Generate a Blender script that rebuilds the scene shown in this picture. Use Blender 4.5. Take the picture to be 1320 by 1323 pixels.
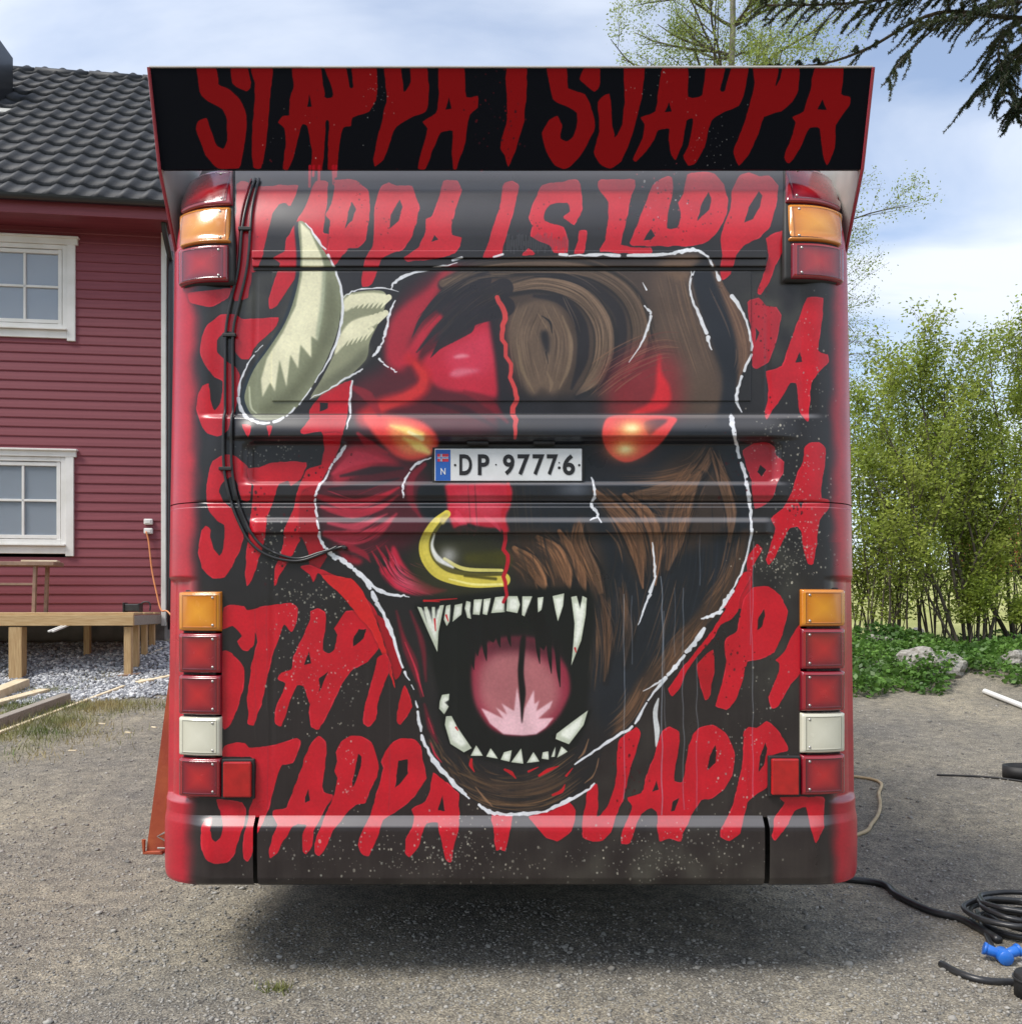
import bpy, bmesh, math, random
import numpy as np
from mathutils import Vector, Matrix, noise as mnoise

random.seed(5)
for o in list(bpy.data.objects): bpy.data.objects.remove(o, do_unlink=True)
SC = bpy.context.scene
COL = SC.collection
R = math.radians

# ---------------------------------------------------------------- camera
FPX, DCAM, HCAM, HOR, CXP = 1130.0, 3.08, 1.34, 785.0, 660.0     # focal length in photo pixels, distance, eye height, horizon row
cam_d = bpy.data.cameras.new('camera'); cam = bpy.data.objects.new('camera', cam_d); COL.objects.link(cam)
cam.location = (0, -DCAM, HCAM); cam.rotation_euler = (R(90), 0, 0)
cam_d.sensor_fit = 'HORIZONTAL'; cam_d.sensor_width = 36.0; cam_d.lens = 36.0*FPX/1320.0
cam_d.shift_x = 0.0; cam_d.shift_y = (HOR-661.5)/1320.0
cam_d.clip_start = 0.05; cam_d.clip_end = 2000
SC.camera = cam

# ---------------------------------------------------------------- sky and sun
SUN_EL, SUN_AZ = R(54), R(236)            # azimuth: compass-like, 180 = behind the camera, >180 = behind and left
W = bpy.data.worlds.new('World'); SC.world = W; W.use_nodes = True
nt = W.node_tree; nt.nodes.clear()
def wn(t, **k):
    n = nt.nodes.new(t)
    for a, b in k.items(): setattr(n, a, b)
    return n
sky = wn('ShaderNodeTexSky', sky_type='NISHITA'); sky.sun_disc = False; sky.sun_elevation = SUN_EL; sky.sun_rotation = SUN_AZ
sky.air_density = 1.0; sky.dust_density = 0.6; sky.ozone_density = 1.6
tc = wn('ShaderNodeTexCoord'); sp = wn('ShaderNodeSeparateXYZ'); nt.links.new(tc.outputs['Generated'], sp.inputs[0])
zadd = wn('ShaderNodeMath', operation='ADD'); zadd.inputs[1].default_value = 0.22; nt.links.new(sp.outputs[2], zadd.inputs[0])
zmx = wn('ShaderNodeMath', operation='MAXIMUM'); zmx.inputs[1].default_value = 0.12; nt.links.new(zadd.outputs[0], zmx.inputs[0])
dx = wn('ShaderNodeMath', operation='DIVIDE'); dy = wn('ShaderNodeMath', operation='DIVIDE')
for i, n in ((0, dx), (1, dy)): nt.links.new(sp.outputs[i], n.inputs[0]); nt.links.new(zmx.outputs[0], n.inputs[1])
cb = wn('ShaderNodeCombineXYZ'); nt.links.new(dx.outputs[0], cb.inputs[0]); nt.links.new(dy.outputs[0], cb.inputs[1])
mp = wn('ShaderNodeMapping'); mp.inputs['Location'].default_value = (3.1, 1.4, 0); mp.inputs['Rotation'].default_value = (0, 0, R(10)); mp.inputs['Scale'].default_value = (0.55, 1.5, 1)
nt.links.new(cb.outputs[0], mp.inputs[0])
nz1 = wn('ShaderNodeTexNoise'); nz1.inputs['Scale'].default_value = 1.5; nz1.inputs['Detail'].default_value = 7; nz1.inputs['Roughness'].default_value = 0.52; nz1.inputs['Distortion'].default_value = 0.5
nt.links.new(mp.outputs[0], nz1.inputs['Vector'])
rp = wn('ShaderNodeValToRGB'); rp.color_ramp.elements[0].position = 0.37; rp.color_ramp.elements[0].color = (0.18, 0.18, 0.18, 1); rp.color_ramp.elements[1].position = 0.60; rp.color_ramp.elements[1].color = (0.95, 0.95, 0.95, 1)
nt.links.new(nz1.outputs[0], rp.inputs[0])
nz2 = wn('ShaderNodeTexNoise'); nz2.inputs['Scale'].default_value = 0.9; nz2.inputs['Detail'].default_value = 3
nt.links.new(mp.outputs[0], nz2.inputs['Vector'])
cr2 = wn('ShaderNodeValToRGB'); cr2.color_ramp.elements[0].position = 0.3; cr2.color_ramp.elements[0].color = (4.0, 4.4, 5.2, 1); cr2.color_ramp.elements[1].position = 0.7; cr2.color_ramp.elements[1].color = (5.4, 5.6, 5.8, 1)
nt.links.new(nz2.outputs[0], cr2.inputs[0])
mx = wn('ShaderNodeMix', data_type='RGBA'); nt.links.new(rp.outputs[0], mx.inputs['Factor']); nt.links.new(sky.outputs[0], mx.inputs['A']); nt.links.new(cr2.outputs[0], mx.inputs['B'])
bg = wn('ShaderNodeBackground'); bg.inputs[1].default_value = 0.14; nt.links.new(mx.outputs['Result'], bg.inputs[0])
wo = wn('ShaderNodeOutputWorld'); nt.links.new(bg.outputs[0], wo.inputs[0])

sd = bpy.data.lights.new('sun', 'SUN'); sd.energy = 2.6; sd.angle = R(20); sd.color = (1.0, 0.95, 0.88)
so = bpy.data.objects.new('sun', sd); COL.objects.link(so); so.location = (-8, -10, 14)
# direction towards the sun; Sky Texture rotation turns clockwise from +Y
sdir = Vector((math.sin(SUN_AZ)*math.cos(SUN_EL), math.cos(SUN_AZ)*math.cos(SUN_EL), math.sin(SUN_EL)))
so.rotation_euler = sdir.to_track_quat('Z', 'Y').to_euler()
vs = SC.view_settings; vs.view_transform = 'Standard'; vs.look = 'None'; vs.exposure = 0.62; vs.gamma = 1.0; vs.use_curve_mapping = False
SC.render.engine = 'CYCLES'; SC.cycles.max_bounces = 6; SC.cycles.transparent_max_bounces = 12; SC.cycles.use_denoising = True

# ---------------------------------------------------------------- helpers
def at(px, py, d):                                  # a photo pixel at depth d -> world point
    return Vector(((px-CXP)/FPX*d, d-DCAM, HCAM-(py-HOR)/FPX*d))
def proj(x, y, z):                                  # world -> photo pixel
    d = y+DCAM
    return CXP+FPX*x/d, HOR-FPX*(z-HCAM)/d

def tag(o, label=None, cat=None, group=None, kind=None):
    for k, v in (('label', label), ('category', cat), ('group', group), ('kind', kind)):
        if v: o[k] = v
    return o
def empty(name, loc=(0, 0, 0), rz=0):
    o = bpy.data.objects.new(name, None); COL.objects.link(o); o.location = loc; o.rotation_euler = (0, 0, rz); o.empty_display_size = .2
    return o
def link(name, me, mat=None, parent=None, smooth=False):
    if mat is not None and not me.materials: me.materials.append(mat)
    o = bpy.data.objects.new(name, me); COL.objects.link(o)
    if parent: o.parent = parent
    if smooth: me.polygons.foreach_set('use_smooth', np.ones(len(me.polygons), bool))
    return o
def npmesh(name, V, F, mat=None, parent=None, smooth=False):
    V = np.asarray(V, np.float32); F = np.asarray(F, np.int32); k = F.shape[1]
    me = bpy.data.meshes.new(name); me.vertices.add(len(V)); me.vertices.foreach_set('co', V.ravel())
    me.loops.add(F.size); me.loops.foreach_set('vertex_index', F.ravel())
    me.polygons.add(len(F)); me.polygons.foreach_set('loop_start', np.arange(0, F.size, k, dtype=np.int32)); me.polygons.foreach_set('loop_total', np.full(len(F), k, np.int32))
    me.update(calc_edges=True); me.validate()
    return link(name, me, mat, parent, smooth)

class MB:
    """collects boxes, tubes and prisms into ONE mesh"""
    def __init__(s): s.bm = bmesh.new()
    def box(s, c, size, rot=None, bev=0.0, seg=1):
        r = bmesh.ops.create_cube(s.bm, size=1.0); vs_ = r['verts']
        M = Matrix.Translation(Vector(c)) @ (rot.to_4x4() if rot is not None else Matrix.Identity(4)) @ Matrix.Diagonal((*size, 1))
        bmesh.ops.transform(s.bm, matrix=M, verts=vs_)
        if bev:
            es = list({e for v in vs_ for e in v.link_edges})
            bmesh.ops.bevel(s.bm, geom=es, offset=bev, segments=seg, profile=.5, affect='EDGES')
        return s
    def span(s, a, b, w, h, bev=0.0, up=(0, 0, 1)):          # a bar from a to b, w wide, h high
        a, b = Vector(a), Vector(b); x = (b-a); L = x.length; x.normalize(); u = Vector(up) if abs(Vector(up).dot(x)) < .98 else Vector((0, 1, 0))
        y = u.cross(x); y.normalize(); z = x.cross(y)
        return s.box((a+b)/2, (L, w, h), Matrix((x, y, z)).transposed(), bev)
    def tube(s, path, rad, n=8, cap=True):
        P = [Vector(p) for p in path]; N = len(P); rad = rad if isinstance(rad, (list, tuple)) else [rad]*N
        rings = []; pu = None
        for i, p in enumerate(P):
            t = (P[min(i+1, N-1)]-P[max(i-1, 0)]).normalized()
            u = pu if pu is not None else Vector((0, 0, 1) if abs(t.z) < .9 else (1, 0, 0))
            u = (u-t*u.dot(t)); u = u.normalized() if u.length > 1e-6 else t.orthogonal().normalized(); v = t.cross(u); pu = u
            rings.append([s.bm.verts.new(p+(u*math.cos(2*math.pi*k/n)+v*math.sin(2*math.pi*k/n))*rad[i]) for k in range(n)])
        for a, b in zip(rings[:-1], rings[1:]):
            for k in range(n): s.bm.faces.new((a[k], a[(k+1) % n], b[(k+1) % n], b[k]))
        if cap: s.bm.faces.new(rings[0][::-1]); s.bm.faces.new(rings[-1])
        return s
    def lathe(s, prof, M=None, n=24):                        # (r, z) profile turned about z
        rings = [[s.bm.verts.new((r*math.cos(2*math.pi*k/n), r*math.sin(2*math.pi*k/n), z)) for k in range(n)] for r, z in prof]
        for a, b in zip(rings[:-1], rings[1:]):
            for k in range(n): s.bm.faces.new((a[k], a[(k+1) % n], b[(k+1) % n], b[k]))
        if M is not None: bmesh.ops.transform(s.bm, matrix=M, verts=[v for r in rings for v in r])
        return s
    def prism(s, pts, d):                                    # polygon pts (3-D), pushed along vector d
        a = [s.bm.verts.new(p) for p in pts]; b = [s.bm.verts.new(Vector(p)+Vector(d)) for p in pts]; n = len(a)
        s.bm.faces.new(a[::-1]); s.bm.faces.new(b)
        for k in range(n): s.bm.faces.new((a[k], a[(k+1) % n], b[(k+1) % n], b[k]))
        return s
    def ico(s, c, r, sub=1, sc=(1, 1, 1)):
        q = bmesh.ops.create_icosphere(s.bm, subdivisions=sub, radius=r)
        bmesh.ops.transform(s.bm, matrix=Matrix.Translation(Vector(c)) @ Matrix.Diagonal((*sc, 1)), verts=q['verts'])
        return s
    def mesh(s, name):
        bmesh.ops.recalc_face_normals(s.bm, faces=s.bm.faces[:])
        me = bpy.data.meshes.new(name); s.bm.to_mesh(me); s.bm.free(); return me
    def build(s, name, mat=None, parent=None, smooth=False):
        return link(name, s.mesh(name), mat, parent, smooth)

def smoothp(pts, n=6):
    P = np.array(pts, float); Q = np.vstack([2*P[0]-P[1], P, 2*P[-1]-P[-2]]); out = []
    for i in range(1, len(Q)-2):
        p0, p1, p2, p3 = Q[i-1], Q[i], Q[i+1], Q[i+2]
        for t in np.arange(n)/n: out.append(0.5*((2*p1)+(-p0+p2)*t+(2*p0-5*p1+4*p2-p3)*t*t+(-p0+3*p1-3*p2+p3)*t**3))
    out.append(P[-1]); return [Vector(p) for p in out]
def sst(a, b, x):
    t = np.clip((np.asarray(x, float)-a)/(b-a), 0, 1); return t*t*(3-2*t)

# ---------------------------------------------------------------- materials
def pmat(name, c1, c2=None, scale=8.0, rough=.6, bump=0.0, bscale=60.0, metal=0.0, coat=0.0, spec=.5, stretch=None, detail=5, lo=.35, hi=.65, rvar=0.0, trans=0.0, sss=0.0):
    m = bpy.data.materials.new(name); m.use_nodes = True; t = m.node_tree; b = t.nodes['Principled BSDF']
    b.inputs['Roughness'].default_value = rough; b.inputs['Metallic'].default_value = metal; b.inputs['Coat Weight'].default_value = coat
    b.inputs['Coat Roughness'].default_value = .08; b.inputs['Specular IOR Level'].default_value = spec; b.inputs['Base Color'].default_value = (*c1, 1)
    tcn = t.nodes.new('ShaderNodeTexCoord'); mpn = t.nodes.new('ShaderNodeMapping'); t.links.new(tcn.outputs['Object'], mpn.inputs[0])
    if stretch: mpn.inputs['Scale'].default_value = stretch
    if c2 is not None:
        n = t.nodes.new('ShaderNodeTexNoise'); n.inputs['Scale'].default_value = scale; n.inputs['Detail'].default_value = detail; t.links.new(mpn.outputs[0], n.inputs['Vector'])
        r = t.nodes.new('ShaderNodeValToRGB'); r.color_ramp.elements[0].position = lo; r.color_ramp.elements[1].position = hi
        r.color_ramp.elements[0].color = (*c1, 1); r.color_ramp.elements[1].color = (*c2, 1)
        t.links.new(n.outputs[0], r.inputs[0]); t.links.new(r.outputs[0], b.inputs['Base Color'])
        if rvar:
            mr = t.nodes.new('ShaderNodeMapRange'); mr.inputs['To Min'].default_value = rough-rvar; mr.inputs['To Max'].default_value = rough+rvar
            t.links.new(n.outputs[0], mr.inputs['Value']); t.links.new(mr.outputs[0], b.inputs['Roughness'])
    if bump:
        n2 = t.nodes.new('ShaderNodeTexNoise'); n2.inputs['Scale'].default_value = bscale; n2.inputs['Detail'].default_value = 6; t.links.new(mpn.outputs[0], n2.inputs['Vector'])
        bp = t.nodes.new('ShaderNodeBump'); bp.inputs['Strength'].default_value = bump; bp.inputs['Distance'].default_value = .01
        t.links.new(n2.outputs[0], bp.inputs['Height']); t.links.new(bp.outputs[0], b.inputs['Normal'])
    if trans: b.inputs['Transmission Weight'].default_value = trans
    return m
def lenmat(name, c_in, c_edge):
    """moulded lamp lens: bright field inside a darker moulded border, fluted"""
    m = pmat(name, c_in, None, rough=.12, coat=.9, spec=.5); t = m.node_tree; b = t.nodes['Principled BSDF']; N = t.nodes.new; L = t.links.new
    tcn = [n for n in t.nodes if n.type == 'TEX_COORD'][0]; sx = N('ShaderNodeSeparateXYZ'); L(tcn.outputs['Generated'], sx.inputs[0])
    ds = []
    for i in (0, 2):
        q = N('ShaderNodeMath'); q.operation = 'SUBTRACT'; q.inputs[1].default_value = .5; L(sx.outputs[i], q.inputs[0]); w = N('ShaderNodeMath'); w.operation = 'ABSOLUTE'; L(q.outputs[0], w.inputs[0]); ds.append(w.outputs[0])
    mxn = N('ShaderNodeMath'); mxn.operation = 'MAXIMUM'; L(ds[0], mxn.inputs[0]); L(ds[1], mxn.inputs[1])
    r = N('ShaderNodeValToRGB'); L(mxn.outputs[0], r.inputs[0]); e = r.color_ramp.elements
    while len(e) < 6: e.new(.5)
    mid = tuple((p+q)/2 for p, q in zip(c_in, c_edge)); dk = tuple(p*.55 for p in c_edge)
    for k, (p, c) in enumerate(((0, c_in), (.24, mid), (.385, c_edge), (.40, dk), (.42, mid), (.5, c_edge))): e[k].position = p; e[k].color = (*c, 1)  # lighter middle paints the reflector's glow into the lens colour
    n = N('ShaderNodeTexNoise'); n.inputs['Scale'].default_value = 26; n.inputs['Detail'].default_value = 5; L(tcn.outputs['Object'], n.inputs['Vector'])
    mr = N('ShaderNodeMapRange'); mr.inputs['From Min'].default_value = .35; mr.inputs['From Max'].default_value = .7; mr.inputs['To Min'].default_value = .08; mr.inputs['To Max'].default_value = .30; L(n.outputs[0], mr.inputs['Value']); L(mr.outputs[0], b.inputs['Roughness'])
    L(r.outputs[0], b.inputs['Base Color'])
    rb = N('ShaderNodeValToRGB'); L(mxn.outputs[0], rb.inputs[0]); eb = rb.color_ramp.elements; eb.new(.5); eb.new(.5)
    for k, (p, v) in enumerate(((.375, .0), (.40, 1), (.425, .0), (.5, 0))): eb[k].position = p; eb[k].color = (v, v, v, 1)
    wv = N('ShaderNodeTexWave'); wv.bands_direction = 'X'; wv.inputs['Scale'].default_value = 60; L(tcn.outputs['Object'], wv.inputs[0])
    b1 = N('ShaderNodeBump'); b1.inputs['Strength'].default_value = .5; b1.inputs['Distance'].default_value = .004; L(rb.outputs[0], b1.inputs['Height'])
    b2 = N('ShaderNodeBump'); b2.inputs['Strength'].default_value = .05; b2.inputs['Distance'].default_value = .003; L(wv.outputs[0], b2.inputs['Height']); L(b1.outputs[0], b2.inputs['Normal']); L(b2.outputs[0], b.inputs['Normal'])
    return m
def leafmat(name, c1, c2, tr=.35):
    m = pmat(name, c1, c2, 1.7, .5, 0, detail=3); t = m.node_tree; b = t.nodes['Principled BSDF']
    oi_ = t.nodes.new('ShaderNodeNewGeometry')
    hs = t.nodes.new('ShaderNodeHueSaturation'); mr = t.nodes.new('ShaderNodeMapRange'); mr.inputs['To Min'].default_value = .6; mr.inputs['To Max'].default_value = 1.4
    t.links.new(oi_.outputs['Random Per Island'], mr.inputs['Value']); t.links.new(mr.outputs[0], hs.inputs['Value'])
    src = b.inputs['Base Color'].links[0].from_socket; t.links.new(src, hs.inputs['Color']); t.links.new(hs.outputs[0], b.inputs['Base Color'])
    tl = t.nodes.new('ShaderNodeBsdfTranslucent'); t.links.new(hs.outputs[0], tl.inputs[0]); ms = t.nodes.new('ShaderNodeMixShader'); ms.inputs[0].default_value = tr
    out = t.nodes['Material Output']; t.links.new(b.outputs[0], ms.inputs[1]); t.links.new(tl.outputs[0], ms.inputs[2]); t.links.new(ms.outputs[0], out.inputs[0])
    return m
def stonemat(name, cols, rough=.85):
    m = pmat(name, cols[0], None, rough=rough, bump=.4, bscale=90); t = m.node_tree; b = t.nodes['Principled BSDF']
    g = t.nodes.new('ShaderNodeNewGeometry'); r = t.nodes.new('ShaderNodeValToRGB'); r.color_ramp.interpolation = 'LINEAR'
    while len(r.color_ramp.elements) < len(cols): r.color_ramp.elements.new(.5)
    for i, c in enumerate(cols): r.color_ramp.elements[i].position = i/(len(cols)-1); r.color_ramp.elements[i].color = (*c, 1)
    t.links.new(g.outputs['Random Per Island'], r.inputs[0]); t.links.new(r.outputs[0], b.inputs['Base Color'])
    return m
# ----------------------------------------------------------------------------
# The sprayed artwork of the coach's tail, painted stroke by stroke with numpy
# (units: pixels of a 945 x 1070 layout, PX0/PY0 its corner)
# ----------------------------------------------------------------------------
PX0, PY0, PX1, PY1, PS = 185.0, 80.0, 1130.0, 1152.0, 1.5
CW, CH = int((PX1-PX0)*PS), int((PY1-PY0)*PS)
CAN = np.zeros((CH, CW, 3), np.float32)
prng = np.random.default_rng(11)

def Zc(ox, oy, pts, k=4.0):
    return [(ox + x/k, oy + y/k) for x, y in pts]

def smooth_closed(pts, n=4, ten=1.0):
    P = np.array(pts, float); N = len(P); out = []
    for i in range(N):
        p0, p1, p2, p3 = P[i-1], P[i], P[(i+1) % N], P[(i+2) % N]
        m1, m2 = (p2-p0)*.5*ten, (p3-p1)*.5*ten
        for t in np.arange(n)/n:
            out.append((2*t**3-3*t*t+1)*p1+(t**3-2*t*t+t)*m1+(-2*t**3+3*t*t)*p2+(t**3-t*t)*m2)
    return np.array(out)

def smooth_open(pts, n=6):
    P = np.array(pts, float)
    if len(P) < 3: return P
    Q = np.vstack([2*P[0]-P[1], P, 2*P[-1]-P[-2]]); out = []
    for i in range(1, len(Q)-2):
        p0, p1, p2, p3 = Q[i-1], Q[i], Q[i+1], Q[i+2]
        for t in np.arange(n)/n:
            out.append(0.5*((2*p1)+(-p0+p2)*t+(2*p0-5*p1+4*p2-p3)*t*t+(-p0+3*p1-3*p2+p3)*t**3))
    out.append(P[-1])
    return np.array(out)

def jitter_poly(P, amp):
    # brushed lettering: ragged outline
    Q = []
    N = len(P)
    for i in range(N):
        a, b = P[i], P[(i+1) % N]
        L = np.hypot(*(b-a)); m = max(1, int(L/3.0))
        for k in range(m):
            Q.append(a + (b-a)*k/m)
    Q = np.array(Q); n = prng.normal(0, amp, Q.shape)
    n = (n + np.roll(n, 1, 0) + np.roll(n, -1, 0))/2.2
    return Q + n

def bbox(P, pad):
    x0 = max(0, int((P[:, 0].min()-PX0)*PS-pad)); x1 = min(CW, int((P[:, 0].max()-PX0)*PS+pad)+2)
    y0 = max(0, int((P[:, 1].min()-PY0)*PS-pad)); y1 = min(CH, int((P[:, 1].max()-PY0)*PS+pad)+2)
    return x0, y0, x1, y1

def cover(P, x0, y0, x1, y1):
    W, H, SS = x1-x0, y1-y0, 3
    acc = np.zeros((H*SS, W), np.float32)
    X = np.arange(W)[None, :]
    q = np.column_stack([(P[:, 0]-PX0)*PS-x0, ((P[:, 1]-PY0)*PS-y0)*SS])
    for a, b in zip(q, np.roll(q, -1, 0)):
        if a[1] == b[1]: continue
        s = 1.0
        if a[1] > b[1]: a, b, s = b, a, -1.0
        r0, r1 = max(0, int(math.ceil(a[1]-.5))), min(H*SS, int(math.ceil(b[1]-.5)))
        if r1 <= r0: continue
        ys = np.arange(r0, r1)+.5
        xc = a[0]+(b[0]-a[0])*(ys-a[1])/(b[1]-a[1])
        acc[r0:r1] += s*np.clip(X+1-xc[:, None], 0, 1)
    return np.clip(np.abs(acc), 0, 1).reshape(H, SS, W).mean(1)

def boxblur(M, r):
    r = int(r)
    if r < 1: return M
    for _ in range(2):
        for ax in (0, 1):
            pw = [(0, 0), (0, 0)]; pw[ax] = (r+1, r)
            c = np.cumsum(np.pad(M, pw, mode='edge'), axis=ax)
            n = M.shape[ax]
            M = (np.take(c, np.arange(2*r+1, 2*r+1+n), ax)-np.take(c, np.arange(0, n), ax))/(2*r+1)
    return M

def blend(x0, y0, x1, y1, M, col):
    c = np.array(col, np.float32)/255.0
    R = CAN[y0:y1, x0:x1]
    R += (c-R)*M[..., None]

def poly(pts, col, alpha=1.0, soft=0.0, smooth=True, rag=0.0, holes=(), clip=None):
    P = smooth_closed(pts) if smooth else np.array(pts, float)
    if rag: P = jitter_poly(P, rag)
    pad = soft*PS*2.4+2
    x0, y0, x1, y1 = bbox(P, pad)
    if x1 <= x0 or y1 <= y0: return
    M = cover(P, x0, y0, x1, y1)
    for h in holes:
        Hh = smooth_closed(h, 3) if smooth else np.array(h, float)
        if rag: Hh = jitter_poly(Hh, rag)
        M = np.clip(M-cover(Hh, x0, y0, x1, y1), 0, 1)
    if soft: M = boxblur(M, soft*PS)
    if clip is not None: M = M*clip[y0:y1, x0:x1]
    blend(x0, y0, x1, y1, M*alpha, col)

def stroke(pts, w, col, alpha=1.0, soft=0.8, sm=True, clip=None, taper=False):
    P = smooth_open(pts) if sm else np.array(pts, float)
    N = len(P)
    ws = np.interp(np.linspace(0, 1, N), np.linspace(0, 1, len(w)), w) if isinstance(w, (list, tuple)) else np.full(N, float(w))
    if taper: ws = ws*np.sin(np.linspace(0.12, math.pi-0.05, N))**.7
    pad = (ws.max()/2+soft)*PS+2
    x0, y0, x1, y1 = bbox(P, pad)
    if x1 <= x0 or y1 <= y0: return
    X = (np.arange(x0, x1)+.5)/PS+PX0; Y = (np.arange(y0, y1)+.5)/PS+PY0
    X, Y = np.meshgrid(X.astype(np.float32), Y.astype(np.float32))
    best = np.full(X.shape, 1e9, np.float32)
    for i in range(N-1):
        a, b = P[i], P[i+1]; d = b-a; L2 = d@d+1e-9
        t = np.clip(((X-a[0])*d[0]+(Y-a[1])*d[1])/L2, 0, 1)
        dist = np.hypot(X-a[0]-t*d[0], Y-a[1]-t*d[1])-(ws[i]+(ws[i+1]-ws[i])*t)/2
        np.minimum(best, dist, out=best)
    M = np.clip(.5-best/max(soft, .4), 0, 1); M = M*M*(3-2*M)
    if clip is not None: M = M*clip[y0:y1, x0:x1]
    blend(x0, y0, x1, y1, M*alpha, col)

def hairs(path, n, spread, w, cols, alpha=.6, seg=(.25, .6), soft=.8, clip=None, wob=1.5):
    P = smooth_open(path, 10); N = len(P)
    T = np.gradient(P, axis=0); T /= np.linalg.norm(T, axis=1)[:, None]+1e-9
    Nn = np.column_stack([-T[:, 1], T[:, 0]])
    for _ in range(n):
        L = prng.uniform(*seg); s = prng.uniform(0, 1-L)
        i0, i1 = int(s*(N-1)), int((s+L)*(N-1))
        if i1-i0 < 2: continue
        off = prng.normal(0, spread/2); off2 = off+prng.normal(0, wob)
        idx = np.unique(np.linspace(i0, i1, 6).astype(int))
        o = np.linspace(off, off2, len(idx))
        q = P[idx]+Nn[idx]*o[:, None]
        c = np.array(cols[prng.integers(len(cols))], float)*prng.uniform(.85, 1.15)
        stroke(q, prng.uniform(.5, 1.2)*w, np.clip(c, 0, 255), alpha*prng.uniform(.5, 1), soft, clip=clip, taper=True)

RED = (188, 20, 37); DRED = (150, 16, 30); BLK = (37, 35, 37); SRED = (140, 10, 14)
BROWN = (104, 76, 56); DBLUE = (30, 33, 38); WHT = (226, 228, 232)

def letter(pts, holes=(), col=RED, edge=True, rag=.6, alpha=1.0):
    P = smooth_closed(pts, 3, .45)
    poly(P, (22, 12, 16), .55*alpha, 2.2, False)               # dark halo of the stencil
    if edge: poly(P, tuple(min(255, c+18) for c in col), alpha, 0, False, rag, holes)
    C = P.mean(0)
    poly(P + np.where(P > C, -.6, .6), col, alpha, .6, False, rag, holes)

def specks(n, cx, cy, sx, sy, cols, r=(.5, 1.6), alpha=.85):
    for _ in range(n):
        x, y = prng.normal(cx, sx), prng.normal(cy, sy); rr = prng.uniform(*r)*prng.uniform(.5, 1)
        a = prng.uniform(0, 6.28); e = prng.uniform(0, 1)*rr
        stroke([(x, y), (x+.3*e*math.cos(a), y+e)], rr*2, cols[prng.integers(len(cols))], alpha*prng.uniform(.5, 1), .7, sm=False)

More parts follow.
